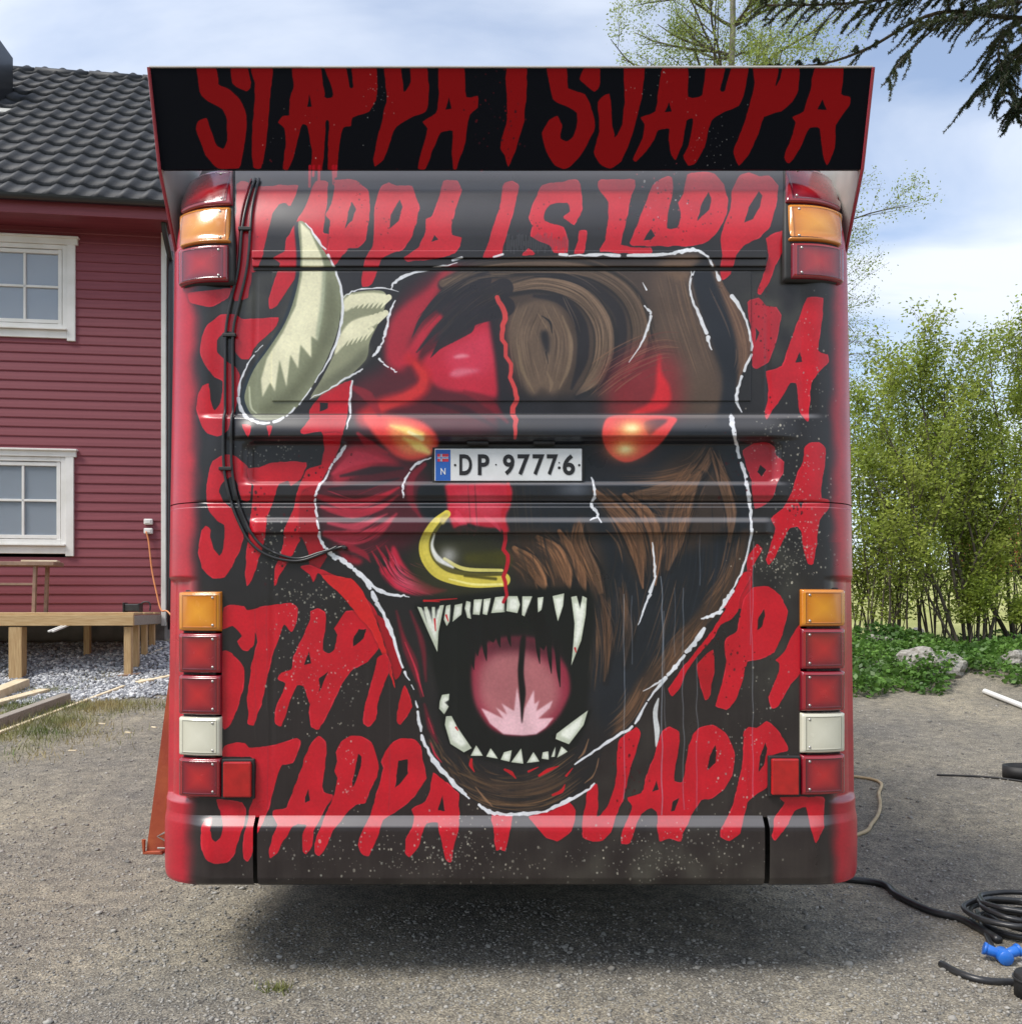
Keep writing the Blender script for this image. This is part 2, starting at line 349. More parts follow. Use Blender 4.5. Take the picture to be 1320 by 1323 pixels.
def paint_mural():
    # ---- ground coats --------------------------------------------------------
    yy, xx = np.mgrid[0:CH, 0:CW].astype(np.float32)
    px, py = xx/PS+PX0, yy/PS+PY0
    nz = boxblur(prng.normal(0, 1, (CH, CW)).astype(np.float32), 14); nz /= nz.std()
    nf = boxblur(prng.normal(0, 1, (CH, CW)).astype(np.float32), 1); nf /= nf.std()
    base = np.array(BLK, np.float32)/255
    CAN[:] = base
    # warm brown-black low down, olive-grey bare patches at the upper corners
    warm = np.clip((py-700)/300, 0, 1)[..., None]
    CAN[:] += warm*(np.array((41, 34, 34), np.float32)/255-CAN)
    for gx, gy, gr, a in ((345, 400, 60, .8), (1000, 400, 55, .9), (985, 745, 45, .8), (840, 1120, 170, .35), (1005, 860, 40, .55)):
        g = np.exp(-(((px-gx)/gr)**2+((py-gy)/(gr*1.1))**2))*np.clip(.75+.3*nz, 0, 1.3)*a
        CAN[:] += np.clip(g, 0, 1)[..., None]*(np.array((74, 74, 64), np.float32)/255-CAN)
    # red corners fading into the black
    wl = 252+1.6*nz+np.where(py > 1030, -8, 0); wr = 1076+1.2*nz-np.where(py > 700, -2, 0)
    a = np.clip((wl+11-px)/22, 0, 1); a = a*a*(3-2*a)
    b = np.clip((px-wr+9)/18, 0, 1); b = b*b*(3-2*b)
    m = np.maximum(a, b)*(py > 224)
    CAN[:] += m[..., None]*(np.array((178, 30, 46), np.float32)/255-CAN)
    # spoiler: clean near-black navy
    sp = (py < 222.5)[..., None]
    CAN[:] = np.where(sp, np.array((7, 9, 17), np.float32)/255, CAN)

    # ---- lettering -----------------------------------------------------------
    L = (180, 70); M_ = (490, 70); N_ = (810, 70)
    def sl(o, pts, holes=()):
        P = smooth_closed(Zc(*o, pts), 3, .5)
        poly(P, SRED, 1, .5, False, .4, [Zc(*o, h) for h in holes])
    sl(L, [(295,60),(395,60),(400,150),(460,180),(510,230),(545,310),(545,420),(530,520),(515,588),(405,590),(340,520),(310,440),(288,380),(300,340),(345,322),(370,400),(400,470),(430,485),(450,440),(445,330),(420,280),(350,240),(305,190)])
    sl(L, [(475,60),(560,60),(560,170),(540,190),(490,165),(468,140)])
    sl(L, [(575,60),(690,60),(665,170),(655,330),(650,480),(630,585),(590,585),(575,480),(580,300),(585,200)])
    sl(L, [(795,50),(935,50),(935,215),(975,215),(975,150),(955,50),(1065,50),(1070,165),(1090,160),(1100,50),(1225,50),(1210,200),(1170,290),(1085,320),(1080,365),(1040,375),(1025,470),(1020,596),(975,596),(970,480),(965,345),(950,345),(950,480),(945,600),(890,596),(885,500),(860,370),(830,360),(810,440),(790,540),(765,600),(740,590),(750,480),(740,380),(705,345),(730,315),(765,310),(760,230),(780,160)], [[(860,205),(875,265),(850,268)]])
    sl(M_, [(30,50),(110,50),(110,190),(150,140),(165,50),(245,50),(240,200),(215,290),(130,330),(70,370),(45,450),(20,540),(-25,580),(-35,540),(-20,420),(0,300),(20,180)])
    sl(M_, [(310,50),(435,50),(430,215),(490,210),(485,270),(440,310),(430,440),(400,590),(380,590),(365,500),(360,390),(300,400),(270,480),(240,590),(195,590),(215,470),(230,380),(200,345),(265,300),(290,200)], [[(340,220),(348,275),(315,280)]])
    sl(M_, [(655,60),(760,60),(745,200),(720,330),(695,480),(665,585),(640,520),(610,480),(635,300)])
    sl(M_, [(865,50),(965,50),(965,170),(1050,205),(1085,290),(1085,370),(1040,500),(990,575),(950,590),(900,570),(850,500),(815,400),(850,335),(895,315),(915,360),(915,430),(950,445),(980,420),(1000,300),(940,260),(880,230)])
    sl(M_, [(1060,60),(1140,60),(1130,160),(1100,190),(1060,160),(1030,125)])
    sl(M_, [(1265,50),(1370,50),(1350,200),(1310,330),(1270,450),(1245,550),(1190,590),(1130,565),(1095,500),(1110,380),(1115,240),(1180,200),(1180,340),(1190,425),(1230,360),(1255,230)])
    sl(N_, [(185,50),(315,50),(305,215),(380,205),(410,50),(510,50),(475,180),(500,180),(545,50),(630,50),(600,190),(570,260),(480,300),(420,340),(390,440),(350,560),(310,575),(280,520),(310,420),(325,330),(290,340),(270,440),(240,545),(210,510),(190,440),(200,380),(140,390),(100,470),(40,555),(20,540),(45,460),(70,360),(50,320),(130,290),(150,200)], [[(205,245),(215,290),(180,295)]])
    sl(N_, [(650,50),(780,50),(765,160),(790,120),(805,50),(890,50),(880,180),(850,240),(790,290),(700,320),(660,420),(620,500),(575,575),(530,500),(560,430),(600,330),(640,200),(655,140)])
    sl(N_, [(975,50),(1115,50),(1105,200),(1148,215),(1145,260),(1110,310),(1075,360),(1070,480),(1025,575),(1000,500),(990,380),(940,375),(900,450),(830,565),(800,530),(840,430),(865,350),(845,320),(905,290),(940,190)], [[(1005,230),(1028,280),(980,280)]])
    specks(60, 640, 150, 25, 45, [(120, 20, 28), (60, 20, 30)], (.6, 1.8)); specks(40, 915, 185, 20, 22, [(170, 168, 160)], (.4, 1.1))
    specks(40, 380, 185, 25, 25, [(110, 20, 28), (190, 180, 170)], (.4, 1.2)); specks(25, 835, 110, 20, 20, [(170, 170, 160)], (.4, 1.1))
    specks(30, 485, 125, 8, 25, [(170, 170, 160)], (.4, 1.0))

    I = (240, 210); J = (510, 210); K = (780, 210)
    def lt(o, pts, holes=(), **k): letter(Zc(*o, pts), [Zc(*o, h) for h in holes], **k)
    # row 1
    lt(I, [(262,105),(345,112),(352,440),(340,600),(320,700),(250,720),(225,640),(250,430)], edge=False)
    lt(I, [(10,672),(120,660),(232,650),(215,700),(140,745),(70,740),(20,720)])
    lt(I, [(345,130),(450,118),(540,112),(578,118),(565,170),(540,225),(510,205),(480,215),(450,260),(430,330),(410,400),(400,470),(380,520),(360,560),(335,560),(335,300)])
    lt(I, [(670,95),(735,100),(725,250),(705,360),(745,370),(840,440),(780,500),(740,540),(590,540),(560,600),(520,660),(470,740),(435,755),(430,700),(460,600),(490,520),(450,490),(510,460),(520,390),(570,310),(630,200)])
    lt(I, [(770,85),(880,90),(945,150),(950,250),(930,400),(890,440),(830,445),(780,520),(740,540),(735,440),(745,300),(722,270),(750,210),(770,130)], [[(855,195),(880,240),(860,300),(820,340),(835,280)]])
    lt(I, [(1010,120),(1050,100),(1090,120),(1170,120),(1205,230),(1190,310),(1160,400),(1120,450),(1060,470),(1010,500),(960,630),(910,640),(905,600),(925,500),(965,430),(975,300),(970,270),(985,190)], [[(1105,190),(1120,230),(1100,300),(1050,345),(1060,270),(1090,210)]])
    lt(J, [(250,95),(320,90),(345,140),(320,220),(295,310),(295,375),(345,390),(335,430),(310,470),(210,500),(70,510),(50,490),(120,440),(155,360),(160,290),(190,275),(220,200)], [[(205,370),(225,400),(185,410)]])
    lt(J, [(570,100),(610,93),(643,120),(620,220),(590,330),(560,430),(545,485),(455,490),(480,420),(510,320),(540,230),(555,130)])
    lt(J, [(760,115),(930,88),(958,110),(968,240),(925,322),(870,280),(905,250),(890,200),(800,215),(765,270),(770,300),(870,335),(890,400),(890,465),(820,465),(800,430),(700,385),(710,330),(690,280),(710,220)])
    lt(J, [(950,350),(990,355),(990,400),(975,470),(925,470),(945,400)]); lt(J, [(655,478),(690,440),(725,478)])
    lt(J, [(1050,100),(1080,85),(1240,88),(1215,200),(1190,320),(1165,425),(1240,440),(1320,440),(1320,470),(1060,460),(1085,400),(1100,300),(1100,200),(1055,140)])
    lt(K, [(250,115),(320,70),(350,75),(350,150),(330,250),(320,340),(380,340),(395,270),(385,210),(410,160),(430,60),(500,45),(570,55),(620,110),(640,200),(630,270),(590,350),(540,405),(460,430),(140,430),(150,380),(190,270),(220,190)], [[(540,150),(560,180),(545,240),(480,305),(500,220)], [(205,400),(240,340),(265,380),(245,400)]])
    lt(K, [(700,65),(750,50),(800,70),(850,65),(900,120),(890,200),(860,330),(800,390),(720,430),(680,480),(650,580),(610,610),(600,560),(610,480),(600,400),(620,320),(650,240),(660,150),(680,100)], [[(800,145),(818,170),(805,230),(770,290),(725,310),(745,230)]])
    lt(K, [(835,390),(925,350),(935,430),(890,520),(850,620),(810,680),(790,670),(830,560),(850,480)])
    for x in (400, 405, 412, 430, 434): stroke([(x, 214), (x+prng.uniform(-1, 1), 214+prng.uniform(10, 30))], 3.5, RED, .9)
    specks(70, 860, 255, 22, 25, [(190, 70, 80), (180, 175, 175), (30, 30, 32)], (.5, 1.5)); specks(60, 470, 285, 70, 30, [(70, 10, 18)], (.6, 1.5))
    specks(30, 690, 290, 20, 20, [(70, 10, 18)], (.6, 1.4)); specks(40, 860, 290, 50, 20, [(60, 10, 16)], (.6, 1.5))
    for x in np.arange(655, 735, 2.2): stroke([(x, prng.uniform(300, 312)), (x, prng.uniform(316, 328))], 1.1, (92, 94, 98), .5)
    # row 2
    H = (240, 380); Q = (780, 380)
    lt(H, [(180,105),(260,105),(300,130),(370,125),(480,122),(470,160),(400,230),(350,280),(330,330),(290,330),(255,290),(255,200),(200,190),(160,240),(160,300),(200,340),(250,370),(280,420),(270,500),(255,600),(220,700),(160,735),(110,720),(80,680),(55,600),(65,520),(85,475),(115,465),(130,560),(150,605),(180,560),(190,450),(150,430),(100,370),(75,300),(80,220),(110,160)])
    lt(H, [(640,600),(700,520),(860,440),(840,560),(830,640),(800,760),(760,880),(700,880),(720,780),(700,710),(620,720),(590,710),(640,640)], [[(690,560),(735,560),(735,590),(690,610)]])
    lt(H, [(290,670),(340,680),(320,740)]); lt(H, [(420,680),(450,680),(430,740)])
    lt(Q, [(740,40),(800,20),(840,60),(890,70),(915,110),(900,200),(880,270),(850,350),(790,385),(765,370),(760,200)], [[(780,170),(805,200),(780,250)]], col=(168, 30, 44))
    lt(Q, [(1050,20),(1130,20),(1130,100),(1105,290),(1150,310),(1160,350),(1110,400),(1070,460),(1060,600),(1055,660),(1010,610),(1000,510),(990,460),(960,460),(930,510),(870,600),(840,650),(830,620),(850,500),(835,400),(920,370),(960,240),(1010,120)], [[(1015,290),(1025,350),(985,355)]])
    specks(40, 985, 430, 8, 40, [(60, 10, 16)], (.6, 1.6))
    # row 3
    F = (240, 560); G = (780, 560)
    lt(F, [(200,110),(260,118),(320,170),(335,210),(340,270),(330,345),(290,340),(270,260),(240,220),(190,250),(170,300),(190,350),(240,390),(275,450),(300,540),(280,600),(240,690),(200,745),(140,750),(85,700),(65,620),(75,560),(80,500),(105,480),(128,500),(125,540),(140,600),(170,635),(185,620),(205,540),(200,475),(160,450),(115,390),(105,300),(120,190),(140,140)])
    lt(F, [(320,180),(380,175),(450,150),(620,148),(600,230),(545,270),(530,240),(480,255),(455,340),(420,440),(410,540),(385,620),(340,760),(315,790),(305,740),(310,660),(315,580),(330,480),(345,330),(350,270),(330,240)])
    lt(F, [(620,200),(640,180),(700,160),(720,80),(710,0),(800,0),(790,70),(740,180),(690,270),(660,340),(630,430),(600,530),(540,640),(480,740),(455,790),(460,700),(500,600),(510,490),(560,380),(580,280)])
    lt(F, [(600,300),(690,280),(690,540),(730,640),(660,770),(640,740),(630,620),(590,500)], col=DRED, edge=False)
    lt(F, [(590,690),(640,680),(740,720),(850,760),(920,840),(975,900),(1000,980),(900,930),(860,880),(760,790),(680,720),(660,760),(640,730)])
    lt(G, [(715,90),(770,50),(840,45),(880,70),(885,110),(930,150),(925,210),(895,260),(870,330),(830,370),(780,390),(765,320),(760,240),(730,160)], [[(810,160),(840,190),(810,225),(790,200)]], col=(164, 34, 48))  # duller red, with the panel's reflection painted into the letter colour
    lt(G, [(1060,50),(1110,45),(1145,80),(1140,180),(1120,280),(1120,335),(1165,345),(1155,400),(1110,450),(1100,550),(1080,675),(1055,675),(1030,600),(1020,510),(1000,480),(960,490),(930,540),(890,620),(850,680),(835,650),(860,580),(885,490),(862,440),(920,390),(960,320),(1000,200),(1030,140),(1040,70)], [[(1000,355),(1030,350),(1015,390)]])
    lt(G, [(740,640),(790,570),(815,590),(800,630),(770,690),(765,790),(750,900),(610,900),(700,790),(740,720)])
    # row 4
    D = (240, 740); E = (780, 740)
    lt(D, [(195,180),(250,165),(300,175),(320,190),(450,165),(540,155),(578,180),(570,260),(545,305),(515,265),(495,290),(475,350),(450,420),(430,500),(410,600),(390,680),(350,790),(320,780),(325,720),(315,660),(330,540),(350,430),(370,360),(355,300),(350,370),(325,400),(290,400),(265,355),(290,325),(240,275),(190,290)])
    lt(D, [(190,405),(260,440),(300,490),(302,560),(275,680),(230,780),(190,800)])
    lt(D, [(680,183),(720,205),(725,260),(710,350),(712,400),(745,420),(770,390),(785,320),(770,290),(800,240),(830,200),(920,195),(970,230),(1000,320),(1000,380),(940,460),(860,500),(820,550),(780,630),(740,720),(685,812),(650,800),(640,740),(640,680),(610,590),(570,585),(540,660),(490,795),(460,770),(465,700),(500,620),(510,570),(475,550),(490,520),(545,500),(560,430),(600,340),(640,240),(645,200)], [[(635,400),(650,470),(612,475)], [(890,290),(935,290),(920,340),(858,390),(870,330)], [(690,545),(735,510),(690,620)]])
    lt(D, [(980,220),(1040,260),(1120,500),(1085,560),(1040,420)], col=DRED, edge=False)
    lt(D, [(700,10),(850,30),(900,80),(960,190),(1000,300),(1040,420),(1085,600),(1060,540),(1020,430),(960,300),(880,210),(800,110),(740,60)], col=(200, 30, 34))
    lt(D, [(990,440),(1030,420),(1060,480),(1030,560),(1000,640),(980,760),(940,795),(920,780),(920,700),(950,600)])
    lt(D, [(1130,580),(1170,690),(1110,785),(1090,770),(1100,680)], col=(180, 20, 34))
    lt(E, [(770,75),(850,70),(910,120),(948,200),(920,320),(880,410),(800,450),(740,460),(710,560),(680,660),(630,710),(575,690),(590,630),(620,540),(630,450),(620,400),(630,340),(690,300),(700,230),(720,140)], [[(825,185),(832,220),(815,280),(785,300),(800,230)]])
    lt(E, [(720,0),(765,0),(740,60),(700,130),(690,200),(660,240),(600,270),(570,330),(480,430),(420,520),(390,600),(350,640),(330,600),(400,500),(480,400),(560,300),(640,170)])
    lt(E, [(480,470),(560,400),(570,500),(545,640),(520,660),(490,560)], col=(170, 18, 32))
    lt(E, [(1020,260),(1020,510),(960,580),(900,690),(860,700),(850,640),(900,520),(905,470),(885,450),(930,410),(970,330)])
    specks(50, 935, 835, 22, 30, [(60, 8, 14), (40, 30, 30)], (.6, 1.8))
    # row 5
    A = (240, 930); B = (500, 930); C = (780, 930)
    lt(A, [(190,190),(200,135),(260,115),(300,120),(330,145),(460,130),(540,105),(575,92),(592,110),(580,170),(550,225),(500,232),(480,270),(460,340),(440,420),(415,500),(400,530),(360,600),(340,690),(320,732),(300,720),(295,680),(300,600),(310,560),(330,470),(345,420),(360,340),(365,260),(360,215),(330,190)])
    lt(A, [(160,410),(290,425),(310,470),(300,540),(280,600),(255,690),(210,740),(150,748),(100,720),(80,650),(80,560),(100,515),(125,505),(135,530),(125,570),(130,615),(150,632),(180,610),(195,560),(190,500),(165,440)])
    lt(A, [(685,85),(722,110),(728,170),(715,260),(705,330),(712,375),(755,385),(758,410),(720,460),(695,515),(660,580),(655,650),(625,698),(603,680),(608,600),(625,545),(580,540),(545,560),(500,630),(470,690),(435,715),(428,690),(450,600),(475,540),(450,500),(458,465),(520,452),(560,350),(600,240),(640,140)], [[(635,355),(640,420),(615,432),(615,400)]])
    lt(A, [(850,82),(910,88),(960,120),(980,170),(998,240),(990,290),(950,370),(930,430),(880,440),(840,470),(800,530),(760,570),(730,640),(690,705),(668,690),(665,640),(690,570),(720,500),(760,400),(785,300),(765,265),(780,215),(775,170),(800,115)], [[(890,175),(910,190),(905,240),(880,320),(862,350),(858,310),(878,240)]])
    lt(A, [(1120,95),(1185,105),(1215,140),(1230,230),(1245,300),(1210,350),(1150,430),(1080,480),(1020,520),(990,600),(945,705),(905,695),(890,650),(910,580),(950,500),(975,420),(1000,330),(1020,250),(1010,220),(1030,160),(1070,115)], [[(1100,210),(1148,205),(1148,280),(1110,330),(1080,355),(1088,290)]])
    lt(B, [(240,275),(300,320),(370,385),(370,470),(375,540),(350,640),(330,735),(305,725),(285,640),(268,570),(262,530),(200,530),(180,600),(160,660),(115,710),(95,690),(95,620),(130,560),(140,500),(125,465),(200,420),(220,360)], [[(285,385),(300,470),(262,472)]])
    lt(B, [(540,480),(645,480),(630,600),(610,680),(585,670),(560,680),(555,620)])
    lt(B, [(730,500),(800,480),(860,460),(940,420),(975,470),(970,530),(940,590),(880,630),(820,610),(775,560)])
    lt(B, [(1030,375),(1080,330),(1085,420),(1080,500),(1100,495),(1150,430),(1180,330),(1190,200),(1200,100),(1290,40),(1310,70),(1300,120),(1260,230),(1240,330),(1215,420),(1180,500),(1160,580),(1110,625),(1060,632),(1015,610),(1005,540),(1020,460)])
    lt(C, [(340,38),(388,60),(388,130),(370,240),(362,318),(405,325),(420,260),(440,130),(480,50),(560,25),(620,60),(660,130),(675,190),(660,290),(620,360),(560,405),(500,420),(460,480),(430,540),(410,590),(395,630),(340,615),(285,632),(275,560),(270,480),(240,455),(190,490),(160,560),(130,640),(90,640),(90,590),(120,520),(145,450),(120,405),(190,380),(220,290),(260,180),(300,60)], [[(270,310),(280,365),(245,375)], [(575,125),(582,180),(575,225),(530,265),(545,190)], [(345,475),(355,420),(390,400),(365,470)]])
    lt(C, [(720,60),(750,35),(790,40),(840,8),(890,40),(940,120),(948,160),(860,180),(845,260),(845,350),(780,390),(740,430),(715,520),(700,590),(650,628),(605,605),(605,560),(650,480),(680,380),(710,250),(720,130)], [[(830,115),(845,150),(830,230),(795,270),(805,190)]])
    lt(C, [(910,400),(1130,400),(1135,450),(1135,560),(1095,640),(1080,600),(1060,520),(1045,450),(980,470),(950,540),(885,625),(868,600),(885,500),(930,430)])
    specks(40, 812, 985, 10, 40, [(60, 8, 14)], (.6, 1.7))

    # ---- the beast's head ----------------------------------------------------
    head = [(515,380),(530,357),(580,341),(620,334),(720,330),(860,329),(890,321),(910,326),(925,345),(936,370),(956,400),(970,440),(970,462),(955,490),(950,520),(948,545),(954,575),(965,612),(968,650),(971,682),(965,712),(955,742),(945,765),(930,790),(912,808),(897,830),(870,862),(855,880),(837,902),(820,932),(800,948),(782,960),(768,1000),(750,1027),(725,1040),(707,1049),(675,1053),(640,1052),(620,1042),(595,1022),(575,1000),(557,980),(545,955),(540,925),(536,905),(522,865),(510,827),(497,795),(480,760),(457,740),(430,720),(415,697),(409,670),(407,645),(413,627),(425,605),(440,580),(448,555),(455,492),(475,470),(490,450),(497,425),(502,405)]
    P = smooth_closed(head)
    clip = np.zeros((CH, CW), np.float32); x0, y0, x1, y1 = bbox(P, 2)
    clip[y0:y1, x0:x1] = cover(P, x0, y0, x1, y1)
    poly(P, (33, 31, 33), .97, 1.0, False)
    k = dict(clip=clip)
    # dark blue-black right-hand fur
    poly([(700,560),(960,540),(970,690),(900,820),(800,940),(760,900),(770,760),(680,700)], (29, 33, 40), .9, 10, **k)
    # left: maroon under-painting
    poly([(455,500),(500,470),(510,400),(580,345),(650,380),(655,540),(560,560),(470,560)], (92, 24, 36), .85, 9, **k)
    poly([(410,640),(440,575),(520,590),(560,640),(540,700),(440,715)], (88, 26, 38), .8, 8, **k)
    # upper sweeps of red
    poly([(500,470),(498,440),(506,412),(525,392),(555,370),(575,345),(592,345),(568,375),(550,405),(530,440),(522,478)], (172, 34, 52), .95, 4, **k)
    poly([(516,470),(530,445),(545,424),(565,406),(586,391),(578,404),(560,424),(545,446),(536,468)], (184, 34, 54), .95, 2.2, **k)
    poly([(545,470),(560,452),(590,434),(615,418),(633,408),(637,440),(641,480),(643,512),(610,508),(565,500)], (190, 36, 58), .97, 3, **k)
    poly([(575,455),(610,435),(632,425),(636,470),(620,485),(585,480)], (206, 56, 82), .8, 7, **k)
    poly([(585,461),(596,457),(607,460),(592,463)], (226, 140, 152), .85, 1.6, **k)
    poly([(580,484),(592,476),(620,478),(606,483),(590,487)], (214, 110, 128), .85, 2.2, **k)
    for q in ([(540,420),(552,402),(575,388),(588,375)], [(538,455),(555,435),(572,420),(586,412)], [(575,432),(590,420),(612,410)], [(548,410),(556,396),(580,372)]):
        stroke(q, [1.5, 7, 10], (38, 34, 40), .9, 2.5, **k)
    poly([(560,395),(580,375),(620,365),(640,385),(642,410),(620,412),(585,428),(560,442),(575,415)], (37, 35, 41), .95, 2.5, **k)
    poly([(630,400),(645,395),(655,440),(660,500),(664,560),(645,560),(642,480)], (34, 32, 38), .95, 3, **k)
    for _ in range(26):
        x = prng.uniform(545, 625); y = 452-(x-545)*.5+prng.normal(0, 4)
        stroke([(x, y), (x+prng.uniform(8, 18), y-prng.uniform(8, 14))], 1.6, (40, 34, 40), .7, 1, taper=True, **k)
    # glowing brow
    stroke([(528,462),(543,476),(549,490),(543,503),(524,514),(495,522),(472,540)], [10, 18, 18, 20, 18, 24], (190, 32, 40), .75, 12, **k)
    stroke([(536,470),(547,486),(542,502),(522,514),(495,524)], [6, 10, 12, 12, 14], (206, 48, 46), .7, 6, **k)
    stroke([(600,506),(630,520),(655,545)], [4, 14, 4], (120, 26, 40), .8, 5, **k)
    stroke([(560,520),(600,530),(640,552)], [4, 10, 3], (50, 22, 32), .8, 5, **k)
    # left eye
    poly([(468,537),(490,535),(520,538),(545,545),(562,560),(566,575),(552,590),(530,595),(510,589),(495,575),(482,560)], (218, 62, 58), 1, 2.5, **k)
    poly([(500,545),(530,548),(558,566),(556,582),(535,588),(515,580)], (236, 150, 92), .85, 5, **k)
    stroke([(505,550),(525,556),(543,563)], [2, 10, 10], (250, 214, 120), .9, 7, **k); stroke([(522,566),(540,576),(553,584)], [4, 13, 6], (252, 224, 132), .95, 7, **k); stroke([(528,558),(545,567)], [4, 6], (255, 240, 180), .9, 4, **k)
    # cheek sweeps
    poly([(447,580),(475,575),(500,587),(516,600),(490,600),(465,610),(440,624),(428,618)], (184, 38, 58), .9, 4, **k)
    stroke([(412,642),(450,652),(485,645),(515,630)], [6, 16, 10, 2], (176, 32, 52), .9, 4, **k)
    stroke([(420,690),(450,695),(485,688),(512,664)], [8, 20, 14, 2], (190, 50, 70), .85, 5, **k)
    stroke([(440,615),(480,608),(520,605)], [3, 10, 3], (38, 30, 36), .8, 4, **k)
    stroke([(425,632),(470,628),(515,618)], [3, 9, 2], (36, 30, 36), .8, 3, **k)
    stroke([(440,672),(470,668),(500,655)], [2, 8, 2], (50, 24, 34), .8, 4, **k)
    hairs([(420,645),(460,655),(510,635)], 24, 18, 1.4, [(120, 22, 38), (200, 60, 80), (50, 20, 30)], .5, **k)
    hairs([(430,700),(470,700),(515,668)], 24, 18, 1.4, [(120, 22, 38), (205, 70, 90), (50, 20, 30)], .5, **k)
    poly([(438,712),(455,718),(468,724),(462,730),(446,724)], (150, 26, 44), .9, 2, **k)
    for q, w_, cl in (([(430,612),(462,592),(500,596)], [4, 18, 2], (196, 52, 72)), ([(415,655),(455,664),(492,655),(514,640)], [4, 12, 8, 1], (190, 42, 62)), ([(424,676),(462,680),(500,664)], [3, 10, 1], (202, 66, 86)), ([(450,706),(470,716),(478,726)], [8, 8, 1], (150, 30, 48)), ([(455,500),(475,512),(490,535)], [6, 14, 6], (140, 28, 42)), ([(462,560),(478,575),(500,585)], [4, 12, 3], (168, 36, 52))):
        stroke(q, w_, cl, .8, 4, **k)
    # whisker tuft
    poly([(506,706),(512,710),(520,726),(537,746),(560,758),(578,763),(542,769),(515,763),(499,751),(490,734),(502,730)], (190, 36, 62), .97, 1.5, **k)
    poly([(515,730),(530,745),(555,760),(530,764),(510,752)], (208, 80, 104), .7, 4, **k)
    for q in ([(480,712),(490,728),(500,745)], [(486,705),(497,722),(503,735)], [(498,705),(505,720),(508,732)]):
        stroke(q, [1, 5, 2], (170, 34, 54), .8, 2, **k)
    hairs([(500,715),(520,745),(575,768)], 46, 20, 1.3, [(48, 18, 28), (34, 26, 30), (215, 90, 115)], .75, (.2, .45), **k)
    # muzzle: nostril, nose red
    poly([(574,628),(600,625),(656,625),(660,650),(653,668),(657,688),(640,682),(622,684),(604,676),(592,690),(580,668)], (178, 32, 52), 1, 1.5, **k)
    poly([(600,632),(640,640),(645,665),(610,668),(585,650)], (200, 66, 84), .7, 7, **k)
    for q in ([(590,662),(600,676),(604,690)], [(610,664),(616,678),(612,692)], [(628,668),(640,678),(648,690)], [(588,668),(600,680),(616,688)]):
        stroke(q, [6, 5, 1], (196, 52, 74), .9, 1.5, **k)
    stroke([(548,600),(532,618),(530,645),(543,668)], [6, 9, 9, 3], (124, 28, 44), .9, 4, **k)
    poly([(540,630),(560,624),(574,630),(577,655),(572,668),(555,672),(542,660)], (22, 26, 32), 1, 2.5, **k)
    stroke([(580,690),(600,684),(640,690),(652,700)], [4, 12, 12, 4], (30, 26, 28), .85, 4, **k)
    # olive haze round the ring, then the ring
    poly([(545,700),(590,690),(650,700),(650,765),(560,770),(530,740)], (48, 48, 30), .85, 10, **k)
    stroke([(606,722),(650,722)], [14, 22], (70, 68, 22), .7, 12, **k)
    ring = [(577,664),(563,676),(553,692),(549,706),(553,722),(566,738),(588,746),(615,750),(650,749)]
    stroke(ring, [10, 13, 15, 16, 18, 18, 19, 19, 18], (206, 188, 76), 1, 1.2, **k)
    stroke([(572,672),(560,690),(557,706),(563,722),(580,736),(610,742),(648,742)], [3, 5, 6, 8, 7, 5, 4], (72, 68, 30), .9, 2, **k)
    stroke([(561,690),(558,706),(566,722),(585,733)], [2, 4, 7, 3], (240, 240, 235), .9, 3, **k)
    stroke([(574,722),(600,735),(648,737)], [4, 5, 4], (225, 214, 120), .9, 1.5, **k)
    stroke([(580,748),(612,755),(648,755)], [2, 3, 3], (236, 226, 140), .9, 1.2, **k)
    stroke([(600,744),(640,748)], [3, 4], (60, 56, 20), .8, 2.5, **k)
    g = np.exp(-(((px-579)/11)**2+((py-718)/11)**2))*.55*clip
    CAN[:] += g[..., None]*(np.array((232, 232, 236), np.float32)/255-CAN)
    stroke(ring[1:7], [4, 6, 6, 7, 5], (214, 196, 84), .9, 1.2, **k)
    poly([(568,670),(576,663),(579,668),(572,678)], (176, 160, 90), .9, 1, **k)
    # ---- right half: brown fur whorl of the forehead
    poly([(600,352),(700,338),(850,335),(890,345),(900,400),(915,440),(932,490),(930,540),(860,540),(760,530),(690,520),(655,450),(648,395),(620,372)], (76, 62, 54), .85, 10, **k)
    poly([(565,372),(590,348),(660,340),(760,338),(720,352),(650,356),(600,368)], (92, 78, 66), .9, 4, **k)
    poly([(618,382),(640,366),(672,366),(664,376),(640,385)], (104, 90, 66), .9, 3, **k)
    def lobe(path, w, col, hl=1.28, n=40, soft=2.5, dark=True, seg=(.15, .4)):
        """a lock of painted fur: dark under-edge, body, bright and dark hairs"""
        if dark: stroke([(x+2, y+2) for x, y in path], [q+7 for q in w], (25, 25, 29), .75, soft*2, **k)
        stroke(path, w, col, .93, soft, **k)
        c = np.array(col, float); m_ = max(w)
        hairs(path, n, m_*.62, 1.7, [c*hl, c*1.1, c*.72, c*.5], .55, seg, .9, wob=2.5, **k)
        P_ = smooth_open(path, 6); T_ = np.gradient(P_, axis=0); T_ /= np.linalg.norm(T_, axis=1)[:, None]+1e-9
        ww = np.interp(np.linspace(0, 1, len(P_)), np.linspace(0, 1, len(w)), w)
        stroke(P_+np.column_stack([T_[:, 1], -T_[:, 0]])*ww[:, None]*.34, [.6, m_*.16, .6], np.clip(c*hl, 0, 255), .6, 2.2, sm=False, **k)
    B1, B2 = (100, 82, 68), (108, 88, 72)
    lobe([(572,366),(620,350),(690,344),(760,350),(806,376),(826,415),(824,455),(806,488)], [10, 13, 14, 16, 20, 22, 20, 4], (92, 75, 62), n=90)
